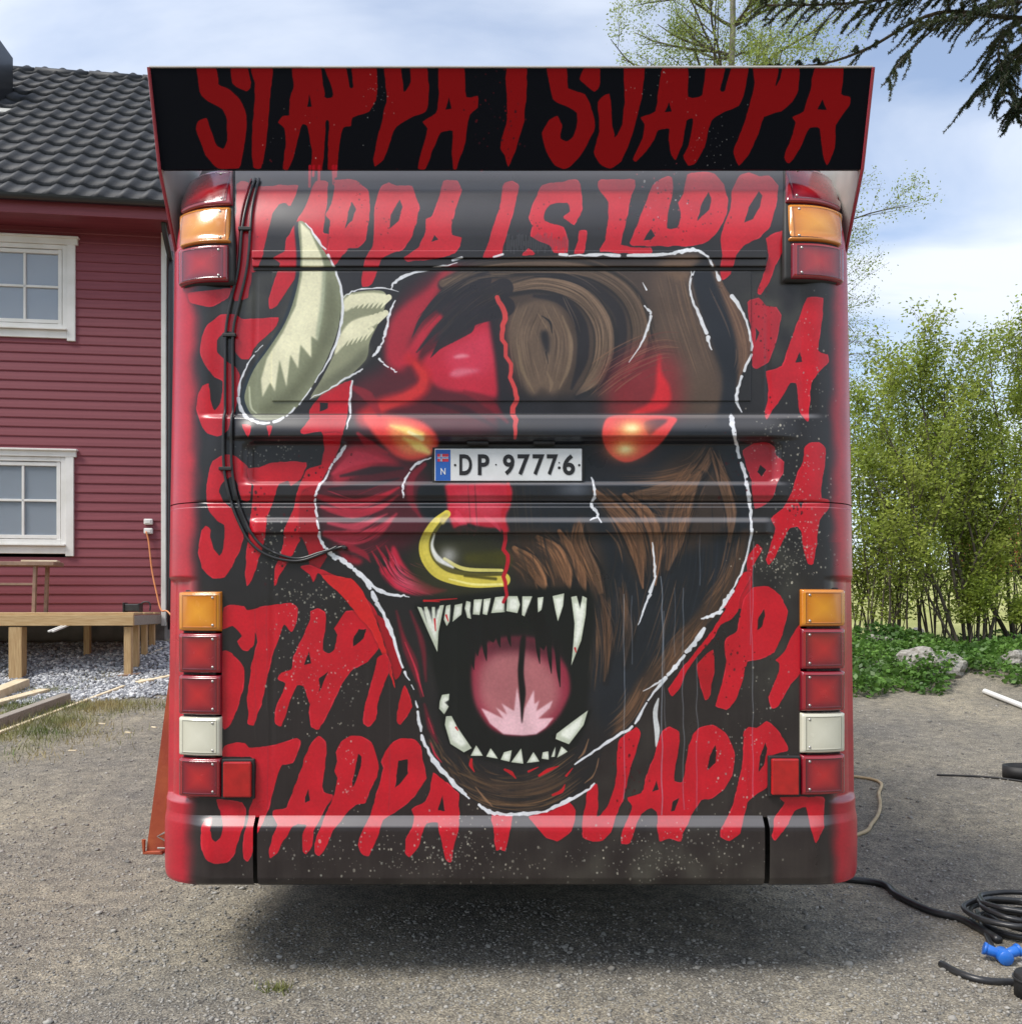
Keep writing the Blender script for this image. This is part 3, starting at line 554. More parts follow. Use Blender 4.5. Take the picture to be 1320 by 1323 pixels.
    stroke([(690,356),(750,364),(794,396),(803,436),(794,476),(772,504)], [3, 11, 14, 13, 10, 2], (34, 32, 37), .85, 4, **k)
    lobe([(650,374),(700,366),(748,380),(776,414),(780,455),(766,490),(744,510)], [9, 16, 20, 24, 24, 18, 2], B2, n=90)
    stroke([(690,382),(728,390),(750,420),(752,462),(738,502)], [4, 12, 16, 15, 3], (34, 32, 37), .9, 3.5, **k)
    poly([(664,402),(690,388),(718,394),(736,425),(739,462),(730,492),(714,510),(700,500),(688,512),(672,488),(659,452),(656,425)], B1, .95, 3, **k)
    hairs([(690,392),(676,440),(690,505)], 46, 22, 1.8, [(124, 103, 84), (74, 60, 52), (110, 90, 74)], .55, (.2, .5), **k)
    hairs([(705,392),(724,440),(714,505)], 46, 22, 1.8, [(130, 108, 88), (74, 60, 52), (110, 90, 74)], .55, (.2, .5), **k)
    stroke([(726,408),(737,440),(734,474),(722,502)], [1, 5, 5, 1], (134, 112, 90), .75, 2.5, **k); stroke([(670,446),(674,476),(690,508)], [1, 5, 1], (124, 104, 82), .75, 2.5, **k)
    stroke([(706,480),(712,495),(710,506)], [1, 5, 1], (126, 105, 84), .7, 2, **k)
    poly([(698,430),(706,427),(710,440),(708,458),(701,446)], (32, 31, 36), .9, 2.2, **k)
    stroke([(700,408),(710,416),(713,430)], [1, 3, 1], (30, 30, 34), .9, 1.4, **k); stroke([(705,455),(708,470)], [2.5, .6], (36, 33, 36), .8, 1.3, **k)
    poly([(655,512),(700,514),(760,508),(780,520),(770,536),(660,540)], (34, 34, 40), .85, 6, **k)
    for q in ([(650,372),(606,392),(566,422),(542,452)], [(652,396),(612,414),(578,442)], [(622,360),(578,380),(546,410),(532,436)], [(600,420),(572,442),(556,462)]): stroke(q, [26, 18, 7, .5], (37, 34, 39), .93, 1.6, **k)
    hairs([(645,368),(600,395),(545,450)], 40, 26, 1.6, [(30, 28, 33), (58, 48, 44)], .7, (.2, .4), **k)
    hairs([(670,352),(610,356),(560,385)], 40, 12, 1.8, [(112, 94, 76), (80, 66, 56), (50, 42, 40)], .6, (.2, .4), **k)
    # ear and temple
    poly([(845,345),(888,345),(896,390),(912,430),(928,475),(936,530),(880,536),(855,480),(846,420)], (92, 74, 62), .8, 8, **k)
    poly([(852,340),(880,328),(905,330),(893,352),(880,365),(860,352)], (112, 88, 70), .85, 4, **k)
    hairs([(870,350),(885,410),(915,500)], 60, 44, 2.4, [(112, 88, 70), (74, 58, 50), (122, 96, 74)], .45, **k)
    poly([(894,346),(922,350),(938,392),(950,432),(953,470),(950,520),(938,560),(926,545),(934,490),(920,445),(905,405)], (30, 33, 40), .97, 3, **k)
    poly([(916,334),(926,345),(940,374),(958,404),(970,440),(970,462),(956,492),(951,510),(953,470),(948,430),(935,390),(922,358)], (104, 78, 62), .95, 2, **k)
    hairs([(930,365),(955,420),(962,460),(955,490)], 26, 12, 1.8, [(132, 100, 78), (84, 60, 48)], .6, **k)
    # red haze and right eye
    poly([(795,470),(830,450),(870,460),(880,520),(860,545),(790,545),(785,500)], (146, 30, 42), .7, 12, **k)
    hairs([(760,505),(800,475),(850,452),(880,452)], 40, 22, 1.5, [(132, 96, 74), (110, 70, 60), (90, 50, 46)], .7, **k)
    poly([(852,455),(854,480),(864,498),(866,518),(852,530),(810,536),(836,522),(846,505),(848,480)], (206, 36, 46), .95, 2, **k)
    poly([(780,546),(792,537),(830,536),(872,539),(868,552),(851,575),(826,592),(806,597),(788,587),(778,568)], (216, 60, 60), 1, 1.2, **k)
    poly([(832,545),(862,542),(846,556),(838,562)], (70, 36, 42), .9, 1.5, **k)
    for r_, c_, a_ in ((26, (230, 110, 74), .8), (15, (250, 205, 120), .9), (8, (255, 240, 180), .9)):
        g = np.clip(np.exp(-(((px-815)/r_)**2+((py-553)/(r_*.6))**2))+np.exp(-(((px-807)/r_)**2+((py-580)/(r_*.6))**2)), 0, 1)*a_*clip
        CAN[:] += g[..., None]*(np.array(c_, np.float32)/255-CAN)
    # ---- fur of the right cheek and muzzle
    for q_ in ([(765,632),(800,640),(830,660),(842,705),(830,752),(808,720),(790,680)], [(850,604),(918,578),(942,640),(930,690),(880,712),(852,668)], [(662,690),(700,684),(732,700),(742,758),(690,760),(664,735)], [(745,668),(770,690),(780,740),(772,780),(752,740)]):
        poly(q_, (74, 54, 42), .6, 7, **k)
    stroke([(962,690),(945,745),(912,795),(870,848),(832,890),(800,938)], [10, 20, 24, 26, 26, 14], (84, 60, 44), .65, 12, **k)
    R1, R2 = (116, 82, 60), (94, 70, 54)
    for pth, w_, cl, n_ in (([(918,580),(898,612),(858,634),(806,642)], [5, 22, 22, 6], R2, 60), ([(902,612),(884,650),(872,695),(862,735)], [8, 22, 24, 5], R2, 60), ([(920,584),(932,618),(944,662),(942,700)], [5, 14, 14, 3], R2, 36),
                            ([(806,640),(836,668),(848,706),(846,756)], [6, 18, 16, 2], R1, 46), ([(768,634),(800,668),(822,712),(830,760)], [6, 18, 18, 2], R1, 50), ([(748,676),(752,706),(768,740),(780,780)], [5, 16, 14, 2], R2, 40),
                            ([(722,686),(738,714),(750,742),(756,766)], [5, 16, 14, 2], R1, 36), ([(694,694),(716,712),(730,738),(736,762)], [6, 20, 18, 2], (128, 90, 64), 40), ([(664,708),(684,726),(698,748),(704,764)], [6, 20, 16, 2], (128, 90, 64), 36),
                            ([(776,770),(786,820),(780,880)], [3, 10, 2], (70, 52, 42), 24), ([(800,760),(812,810),(806,860)], [3, 10, 2], (56, 46, 42), 20)):
        lobe(pth, w_, cl, 1.35, n_, 2.2)
    BR = [(112, 80, 58), (132, 94, 66), (84, 60, 46), (62, 46, 38)]
    for path, n, sp, w in (
        ([(775,640),(800,664),(820,690),(828,720),(829,748)], 40, 12, 2.6), ([(815,635),(842,662),(853,690),(852,722)], 30, 9, 2),
        ([(748,672),(744,700),(756,730),(772,765)], 36, 12, 2.4), ([(690,700),(710,712),(724,738),(730,756)], 44, 16, 2.4),
        ([(660,715),(682,732),(698,756)], 40, 16, 2.4), ([(885,650),(872,690),(858,735)], 46, 22, 2.6),
        ([(918,578),(895,604),(850,618),(790,620)], 40, 14, 2), ([(918,582),(926,606),(940,626),(942,655)], 30, 9, 1.8),
        ([(905,600),(880,640),(868,690)], 44, 24, 2), ([(830,640),(870,650),(910,620)], 26, 20, 1.8),
        ([(730,690),(742,720),(748,750)], 24, 10, 2), ([(950,690),(935,745),(905,790)], 40, 12, 1.6),
        ([(905,798),(870,840),(835,890)], 56, 18, 1.8), ([(840,880),(815,925),(780,955)], 50, 18, 1.8),
        ([(770,780),(775,840),(770,900)], 40, 16, 2), ([(800,740),(805,800),(795,860)], 24, 22, 2),
        ([(880,740),(850,840),(830,880)], 20, 30, 1.6)):
        if w > 2: stroke(path, [sp*.5, sp*.9, sp*.3], (78, 56, 44), .55, sp*.6, **k)
        hairs(path, n, sp, w, BR, .6, **k)
    hairs([(690,600),(700,700),(720,770)], 26, 60, 2, [(52, 46, 42), (40, 38, 40)], .6, **k)
    hairs([(880,620),(880,740),(840,880)], 60, 90, 1.5, [(44, 48, 58), (24, 26, 32), (60, 48, 42)], .55, **k)
    stroke([(918,574),(905,596),(892,612)], [1, 3, 1], (36, 28, 26), .9, 1.2, **k); stroke([(918,578),(926,600),(930,622)], [1, 3.5, 1], (36, 28, 26), .9, 1.2, **k)
    poly([(770,606),(850,606),(830,620),(770,618)], (44, 42, 46), .6, 5, **k)
    g = np.exp(-(((px-742)/22)**2+((py-632)/10)**2))*.4*clip
    CAN[:] += g[..., None]*(np.array((150, 156, 166), np.float32)/255-CAN)
    # chin
    for path, n, sp in (([(575,975),(605,1015),(650,1034),(705,1030),(755,1000)], 120, 26), ([(590,1000),(640,1018),(700,1012),(760,975)], 80, 18), ([(555,950),(575,985),(600,1005)], 30, 12)):
        hairs(path, n, sp, 2.2, [(92, 68, 48), (118, 88, 60), (66, 50, 40), (52, 42, 38)], .6, (.12, .35), **k)
    poly([(600,1000),(650,1010),(720,1005),(740,1015),(690,1028),(640,1028)], (58, 46, 40), .5, 6, **k)
    for q in ([(614,1017),(626,1032),(636,1042)], [(760,955),(754,972),(747,980)], [(773,980),(768,1000),(755,1012)]): stroke(q, [1, 3, 1], (140, 104, 76), .85, 1.2, **k)
    # left jaw red strands
    for q in ([(512,790),(525,840),(538,880)], [(520,820),(535,855),(544,900)], [(548,910),(556,940),(565,960)], [(530,790),(545,830),(550,880)]):
        stroke(q, [2, 8, 2], (120, 26, 42), .75, 5, **k)
    for q in ([(523,830),(536,862),(541,880),(547,900)], [(556,960),(562,975),(570,985)], [(553,928),(560,948)]): stroke(q, [1, 3, 1], (196, 44, 66), .9, 1.5, **k)
    # ---- mouth
    poly([(538,782),(580,772),(640,764),(700,760),(757,762),(768,790),(763,850),(760,900),(748,958),(705,986),(640,986),(592,968),(570,932),(563,880),(550,830)], (17, 19, 20), .98, 3, **k)
    T = (480, 740)
    tongue = [(520,480),(515,560),(535,680),(600,790),(680,835),(780,842),(870,825),(950,760),(1000,680),(1025,600),(1010,500),(960,420),(880,350),(770,330),(650,340),(560,390)]
    poly(Zc(*T, tongue), (138, 40, 60), 1, 2.2, **k)
    poly(Zc(*T, [(560,500),(560,660),(640,760),(770,800),(900,760),(970,650),(950,520),(860,430),(770,400),(640,410)]), (172, 104, 108), .95, 7, **k)
    poly(Zc(*T, [(530,440),(620,360),(760,330),(900,360),(1000,460),(900,430),(770,400),(640,410)]), (48, 26, 34), .85, 8, **k)
    poly(Zc(*T, [(565,700),(610,720),(680,755),(640,695),(700,735),(670,675),(735,715),(750,590),(775,720),(775,780),(790,700),(838,605),(840,680),(865,660),(850,715),(935,660),(920,700),(860,755),(940,750),(900,800),(850,835),(780,842),(680,835),(610,780)]), (232, 186, 194), 1, .7, False, **k)
    poly(Zc(*T, [(770,340),(795,330),(790,420),(785,520),(795,620),(785,700),(775,780),(765,650),(755,520),(760,440)]), (18, 16, 18), 1, .9, **k)
    for (x, y0_, y1_, w) in ((520, 380, 500, 26), (585, 330, 455, 26), (655, 300, 385, 24), (710, 300, 380, 20), (860, 330, 470, 22), (920, 350, 520, 24), (965, 420, 590, 22), (540, 300, 430, 40), (620, 290, 360, 50), (880, 300, 400, 60)):
        q = Zc(*T, [(x-w*.4, y0_-60), (x, (y0_+y1_)/2), (x+8, y1_)]); stroke(q, [w/3, w/4.5, .8], (18, 17, 19), 1, 1.2, **k)
    def tooth(o, pts):
        p_ = Zc(*o, pts); c = np.mean(p_, 0); p_ = [(c[0]+(x-c[0])*1.16, c[1]+(y-c[1])*1.1) for x, y in p_]
        poly([(c[0]+(x-c[0])*1.25, c[1]+(y-c[1])*1.12) for x, y in p_], (10, 12, 12), .9, 1.5, False)
        poly(p_, (186, 192, 172), 1, .5, False)
        poly([(c[0]+(x-c[0])*.68+.5, c[1]+(y-c[1])*.7) for x, y in p_], (236, 238, 226), .9, 1.6, False)
    for t in ([(245,180),(265,185),(290,260),(275,182),(290,180),(315,270),(310,182),(325,182),(325,260),(345,175),(365,172),(340,300),(335,395),(290,290)],
              [(385,175),(405,170),(400,250),(388,272),(375,240)], [(430,170),(465,162),(460,215),(420,250),(425,210)], [(490,150),(510,155),(505,200),(512,235),(495,230),(483,185)],
              [(530,142),(568,140),(555,215),(525,212)], [(580,140),(612,135),(595,215),(575,210)], [(640,130),(680,125),(685,200),(622,205)], [(705,125),(750,125),(762,165),(750,205),(700,195)],
              [(780,127),(825,127),(800,190),(790,222),(778,215)], [(858,132),(885,128),(875,190),(860,202)], [(938,125),(990,112),(985,170),(962,245),(950,190)],
              [(1035,135),(1060,130),(1075,190),(1085,130),(1105,140),(1100,220),(1080,340),(1035,460),(1045,350),(1050,260)],
              [(365,635),(398,630),(395,660),(375,670),(395,690),(375,728),(352,700),(355,665)], [(390,750),(415,748),(440,800),(505,900),(470,920),(410,880),(385,790)],
              [(1105,720),(1085,790),(1020,880),(960,855),(965,830),(1040,770)]): tooth(T, t)
    for t in ([(460,135),(490,185),(435,185)], [(535,150),(568,200),(515,190)], [(605,170),(640,160),(630,215),(590,205)], [(690,152),(700,225),(645,218)], [(755,170),(782,215),(725,222)],
              [(805,170),(830,165),(832,205),(800,200)], [(868,140),(864,190),(848,192)], [(900,140),(928,165),(880,195)]): tooth(B, t)
    for o, q in ((T, [(325,240),(330,300)]), (T, [(385,220),(395,250)]), (T, [(1050,390),(1055,410)]), (T, [(435,800),(445,815)]), (T, [(270,146),(440,134)]), (T, [(270,144),(350,150)])):
        stroke(Zc(*o, q), [2.5, 1.2], (196, 26, 34), .9, 1, sm=False)
    for q in ([(435,205),(432,235),(450,270)], [(608,258),(640,275),(665,305)], [(730,268),(780,245)], [(785,290),(830,262),(885,240)], [(800,280),(860,255)], [(925,290),(958,250)], [(855,390),(900,370),(918,335)]):
        stroke(Zc(*B, q), [3, 5, 1], (188, 24, 34), .95, .8)
    # red dividing crack
    def jag(pts, w, c):
        P_ = np.array(pts, float); Q_ = [P_[0]]
        for a_, b_ in zip(P_[:-1], P_[1:]):
            m_ = (a_+b_)/2+np.array((prng.normal(0, 1.3), 0)); Q_ += [m_, b_]
        stroke(Q_, w, c, .97, .9, sm=False)
    jag([(642,384),(648,395),(652,405),(649,420),(648,432),(653,445),(653,460),(660,480),(662,495),(666,510),(667,518),(662,535),(665,550),(665,566)], [6, 7, 6, 5, 5, 6, 7, 4], (204, 66, 66))
    jag([(656,625),(658,645),(650,660),(652,685),(650,710),(656,725),(650,745),(653,760),(650,778)], [5, 5, 5, 5, 4], (176, 26, 42))
    # ---- horn
    hp = [(388,285),(396,290),(410,311),(424,333),(437,360),(440,390),(437,423),(426,455),(410,488),(388,521),(369,537),(347,543),(328,539),(317,521),(317,505),(328,477),(347,450),(369,415),(383,374),(388,335),(385,292)]
    poly([(x-5, y+1) for x, y in hp], (34, 44, 52), 1, 1.2)
    poly(hp, (132, 136, 108), 1, .6)
    poly([(425,360),(432,380),(434,415),(420,455),(395,498),(370,528),(345,538),(330,530),(345,520),(375,500),(400,465),(418,425)], (92, 94, 70), .75, 6)
    poly([(388,287),(400,298),(415,330),(420,350),(418,390),(410,440),(402,434),(402,462),(388,445),(385,476),(375,458),(370,500),(361,465),(355,506),(349,494),(339,513),(337,490),(345,462),(365,430),(382,395),(390,355),(390,320)], (226, 222, 188), 1, .7, False)
    poly([(417,345),(421,350),(419,392),(411,438),(408,430),(414,390)], (150, 158, 132), .8, 1.5)
    stroke([(322,500),(324,525),(332,535)], [2, 3, 1], (196, 200, 170), .8, 1.5)
    seg = [(441,386),(460,377),(490,375),(499,382),(496,400),(490,415),(478,440),(475,458),(468,470),(440,495),(402,515),(415,490),(430,460),(440,430)]
    poly(seg, (140, 142, 114), 1, .6)
    poly([(475,446),(476,458),(468,470),(440,494),(404,514),(420,490),(450,470)], (98, 100, 80), .8, 4)
    cr = (224, 220, 186)
    for y0_, xs in ((384, range(444, 498, 6)), (414, range(446, 490, 6)),):
        for x in xs:
            stroke([(x+10, y0_+(0 if y0_ < 400 else (460-x)*.35)), (x, y0_+14+(0 if y0_ < 400 else (460-x)*.35))], [8, 1], cr, .97, .8, sm=False)
    poly([(446,385),(470,378),(498,380),(497,390),(480,390),(458,396),(445,402)], cr, 1, .8)
    poly([(442,428),(460,412),(492,406),(489,416),(474,426),(452,438),(432,458)], cr, 1, .8)
    for x in range(430, 478, 6): stroke([(x+8, 432-(x-450)*.3), (x, 446-(x-450)*.3)], [6, .8], cr, .95, .8, sm=False)
    def wline(pts, w, a=.95):
        Q_ = smooth_open(pts, 5); Q_ = Q_+prng.normal(0, .5, Q_.shape)
        n_ = len(Q_); ws = list(np.clip(np.interp(np.linspace(0, 1, n_), np.linspace(0, 1, len(w)), w)*prng.uniform(.6, 1.2, n_), .6, 7))
        cut = prng.integers(3, 8)
        for c0 in range(0, n_-1, cut):
            e_ = min(n_, c0+cut+(0 if prng.uniform() < .3 else 1))
            if e_-c0 > 1: stroke(Q_[c0:e_], ws[c0:e_], WHT, a, .8, sm=False)
    wline([(395,288),(412,311),(430,341),(441,376),(442,410),(433,446),(412,486),(386,522),(366,540),(345,546),(325,543),(312,530),(308,510),(313,485),(325,462),(338,446)], [1.5, 4, 3, 3, 4, 3, 2, 2, 4, 4, 4, 5, 4, 3, 2, 1])
    wline([(444,383),(462,374),(492,372),(515,376)], [1, 2, 2, 1]); wline([(400,515),(430,500),(455,484),(469,477)], [1, 2, 3, 2])
    # ---- white outline of the head
    wline([(505,373),(512,362),(530,354),(560,346),(590,340)], [1.5, 4, 4, 3, 1]); wline([(584,336),(596,332)], [4, 5])
    wline([(510,388),(504,402),(499,425),(495,440),(488,452),(481,461)], [1.5, 3, 4, 3, 6, 2]); wline([(490,464),(502,474),(512,481)], [3, 2, 2])
    wline([(455,492),(452,512),(452,535),(447,555)], [3, 4, 3, 2])
    wline([(446,576),(437,590),(428,602),(420,618),(410,632),(407,648),(410,672),(414,697),(424,712),(433,722)], [4, 5, 3, 3, 4, 3, 3, 4, 6, 4])
    wline([(430,716),(445,726),(460,738),(474,752),(485,775),(497,798),(508,825),(520,862),(534,890)], [3, 7, 7, 8, 6, 6, 5, 4, 1.5])
    wline([(474,752),(492,764),(510,769),(528,771)], [6, 5, 4, 1]); wline([(537,905),(541,930),(545,955)], [2, 4, 4])
    wline([(545,952),(557,978),(575,1000),(595,1022),(606,1032)], [4, 6, 6, 5, 2]); wline([(618,1041),(632,1049),(650,1052),(676,1052),(706,1049)], [4, 6, 4, 5, 3])
    wline([(706,1048),(726,1038),(750,1027),(768,1013)], [4, 5, 5, 2])
    wline([(742,988),(768,970),(797,951),(820,935),(838,902)], [2, 4, 4, 4, 3]); wline([(836,905),(856,880),(872,862)], [2, 5, 6]); wline([(832,893),(850,882),(862,874)], [1, 3, 2])
    wline([(868,866),(884,846),(898,829),(912,808)], [4, 6, 7, 5]); wline([(905,800),(918,796),(932,790)], [2, 5, 5]); wline([(930,788),(938,775),(946,764)], [3, 8, 5])
    wline([(944,766),(956,742),(966,712),(971,684)], [2, 3, 3, 4]); wline([(970,684),(969,660),(966,635),(962,612),(957,598)], [4, 4, 6, 5, 4]); wline([(954,590),(951,572),(946,548),(944,536)], [5, 4, 6, 5])
    wline([(957,532),(951,515),(956,492),(970,458)], [2, 4, 3, 4]); wline([(971,452),(968,430),(960,405),(946,383)], [3, 4, 4, 5]); wline([(928,360),(922,345),(913,331),(898,323),(880,324),(865,328)], [5, 3, 3, 5, 6, 4])
    wline([(865,328),(820,330),(770,329),(735,330)], [4, 4, 4, 2]); wline([(722,329),(732,328)], [4, 4]); wline([(638,331),(650,329)], [3, 3])
    wline([(898,347),(892,362),(892,380),(902,405),(914,436),(918,452)], [2, 2, 3, 4, 5, 1.5]); wline([(893,350),(890,372),(894,388)], [1.5, 1.5, 1.5])
    wline([(832,395),(840,405),(836,425),(826,448)], [2, 4, 4, 2]); wline([(830,366),(835,373)], [1, 2]); wline([(826,448),(812,468)], [1.5, 1])
    wline([(556,592),(540,598),(527,613),(520,628),(521,642)], [2, 4, 3, 3, 2])
    wline([(764,617),(768,640),(764,652),(772,665),(762,672)], [3, 4, 4, 4, 2]); wline([(770,666),(777,675)], [2, 2])
    wline([(843,701),(845,725),(846,745)], [1.5, 3, 4]); wline([(846,745),(840,765)], [2, 5]); wline([(839,768),(832,785),(824,808)], [4, 3, 1])
    poly([(848,905),(851,903),(849,925),(852,945),(847,966),(845,945),(843,920)], (196, 198, 198), 1, .6)
    # thin pale drips and water streaks
    for x, a0, a1, al in ((855, 745, 1055, .6), (858, 790, 960, .3), (882, 760, 1055, .4), (806, 768, 1050, .45), (815, 770, 880, .3), (900, 850, 1055, .35), (904, 690, 760, .3), (871, 760, 850, .25), (798, 760, 820, .2), (700, 700, 720, .2), (640, 965, 990, .2), (503, 850, 1055, .18), (345, 780, 1060, .16), (330, 780, 960, .14), (972, 700, 1040, .4), (969, 745, 850, .3)):
        pts = [(x+prng.normal(0, .8), y) for y in np.arange(a0, a1, 22)]
        if len(pts) > 2: stroke(pts, 1.3, (156, 166, 178) if al > .2 else (90, 84, 84), al, .8)
    # ---- spatter
    LT = [(170, 166, 150), (150, 150, 138), (196, 190, 170)]
    for n, cx, cy, sx, sy in ((60, 1010, 570, 25, 25), (90, 1030, 705, 25, 22), (40, 1030, 620, 22, 30), (60, 1000, 730, 22, 12), (40, 395, 860, 18, 35), (50, 375, 840, 14, 60), (60, 405, 775, 28, 16), (40, 350, 705, 12, 22), (60, 590, 1085, 30, 22), (120, 860, 1100, 60, 22), (70, 560, 1110, 60, 20), (60, 420, 1105, 60, 20), (60, 960, 1000, 30, 45), (30, 450, 990, 10, 35), (30, 440, 870, 20, 25), (30, 350, 585, 30, 8), (20, 985, 900, 20, 30), (30, 1050, 480, 15, 60), (60, 700, 1115, 130, 14)):
        specks(int(n*1.7), cx, cy, sx, sy, LT, (.45, 1.5), .8)
    for n, cx, cy, sx, sy in ((30, 360, 700, 20, 30), (24, 955, 600, 12, 20), (20, 330, 660, 10, 20), (16, 1030, 655, 6, 4), (20, 420, 620, 25, 20)):
        specks(n, cx, cy, sx, sy, [(30, 16, 20), (70, 10, 18)], (.6, 2.0), .85)
    for _ in range(14): specks(1, prng.uniform(400, 960), prng.uniform(1075, 1135), 1, 1, LT, (1.6, 2.6), .9)
    # grime: dusty low edge, fine grain, vertical wash
    dust = np.clip((py-1090)/70, 0, 1)*(.10+.05*nz)*(py > 219)
    vz = boxblur(prng.normal(0, 1, (8, CW)).astype(np.float32), 2)[3]; vz /= vz.std()
    dust = np.clip(dust+.018*np.clip(vz, -1, 2)[None, :]*np.clip((py-680)/200, 0, 1), 0, .3)
    CAN[:] += dust[..., None]*(np.array((120, 118, 104), np.float32)/255-CAN)
    CAN[:] *= (1+.014*nf*(py > 219)+.022*nz*(py > 219))[..., None]
    np.clip(CAN, 0, 1, out=CAN)
# ---------------------------------------------------------------- terrain
HC = at(215, 785, 12.0); HC.z = 0.0; HROT = R(6.9)          # the house's visible corner and its turn
def house_local(x, y):
    dx_, dy_ = np.asarray(x)-HC.x, np.asarray(y)-HC.y; c, s = math.cos(HROT), math.sin(HROT)
    return dx_*c+dy_*s, -dx_*s+dy_*c
def gz(x, y):
    x = np.asarray(x, float); y = np.asarray(y, float); d = y+DCAM
    z = .50*sst(4.6, 13.0, d)
    z = z+np.clip(d-18, 0, 75)*.066*sst(0, 14, d-18)+np.clip(d-93, 0, 400)*.02
    lx, ly = house_local(x, y)
    z = z+.42*sst(-1.9, .3, ly)*sst(1.2, -.2, lx)                                    # crushed-stone pad against the house
    z = z+.30*sst(9.6, 11.4, d+.12*np.sin(x*2.3))*sst(3.0, 4.6, x)*(1-sst(13.5, 17, d))  # earth bank under the bushes
    z = z+170*sst(-160, -520, y)*(.6+.4*np.sin(x*.011+1.3))                           # hills far behind the viewer
    z = z+.012*np.sin(x*1.7+.6*y)*np.sin(y*1.3)+.006*np.sin(x*5.1+y*2.2)
    return z
def gzs(x, y): return float(gz(x, y))

def axis_pts(lo, hi, core0, core1, step, n):
    core = np.arange(core0, core1+step/2, step); g = np.linspace(0, 1, n+1)[1:]**2.4
    return np.concatenate([(core0-(core0-lo)*g)[::-1], core, core1+(hi-core1)*g])
gx = axis_pts(-420, 420, -9, 10, .16, 34); gy = axis_pts(-620, 480, -3.5, 16, .16, 40)
GX, GY = np.meshgrid(gx, gy); GZ = gz(GX, GY)
nx, ny = len(gx), len(gy); ii = np.arange(nx*ny).reshape(ny, nx)
GF = np.stack([ii[:-1, :-1], ii[:-1, 1:], ii[1:, 1:], ii[1:, :-1]], -1).reshape(-1, 4)

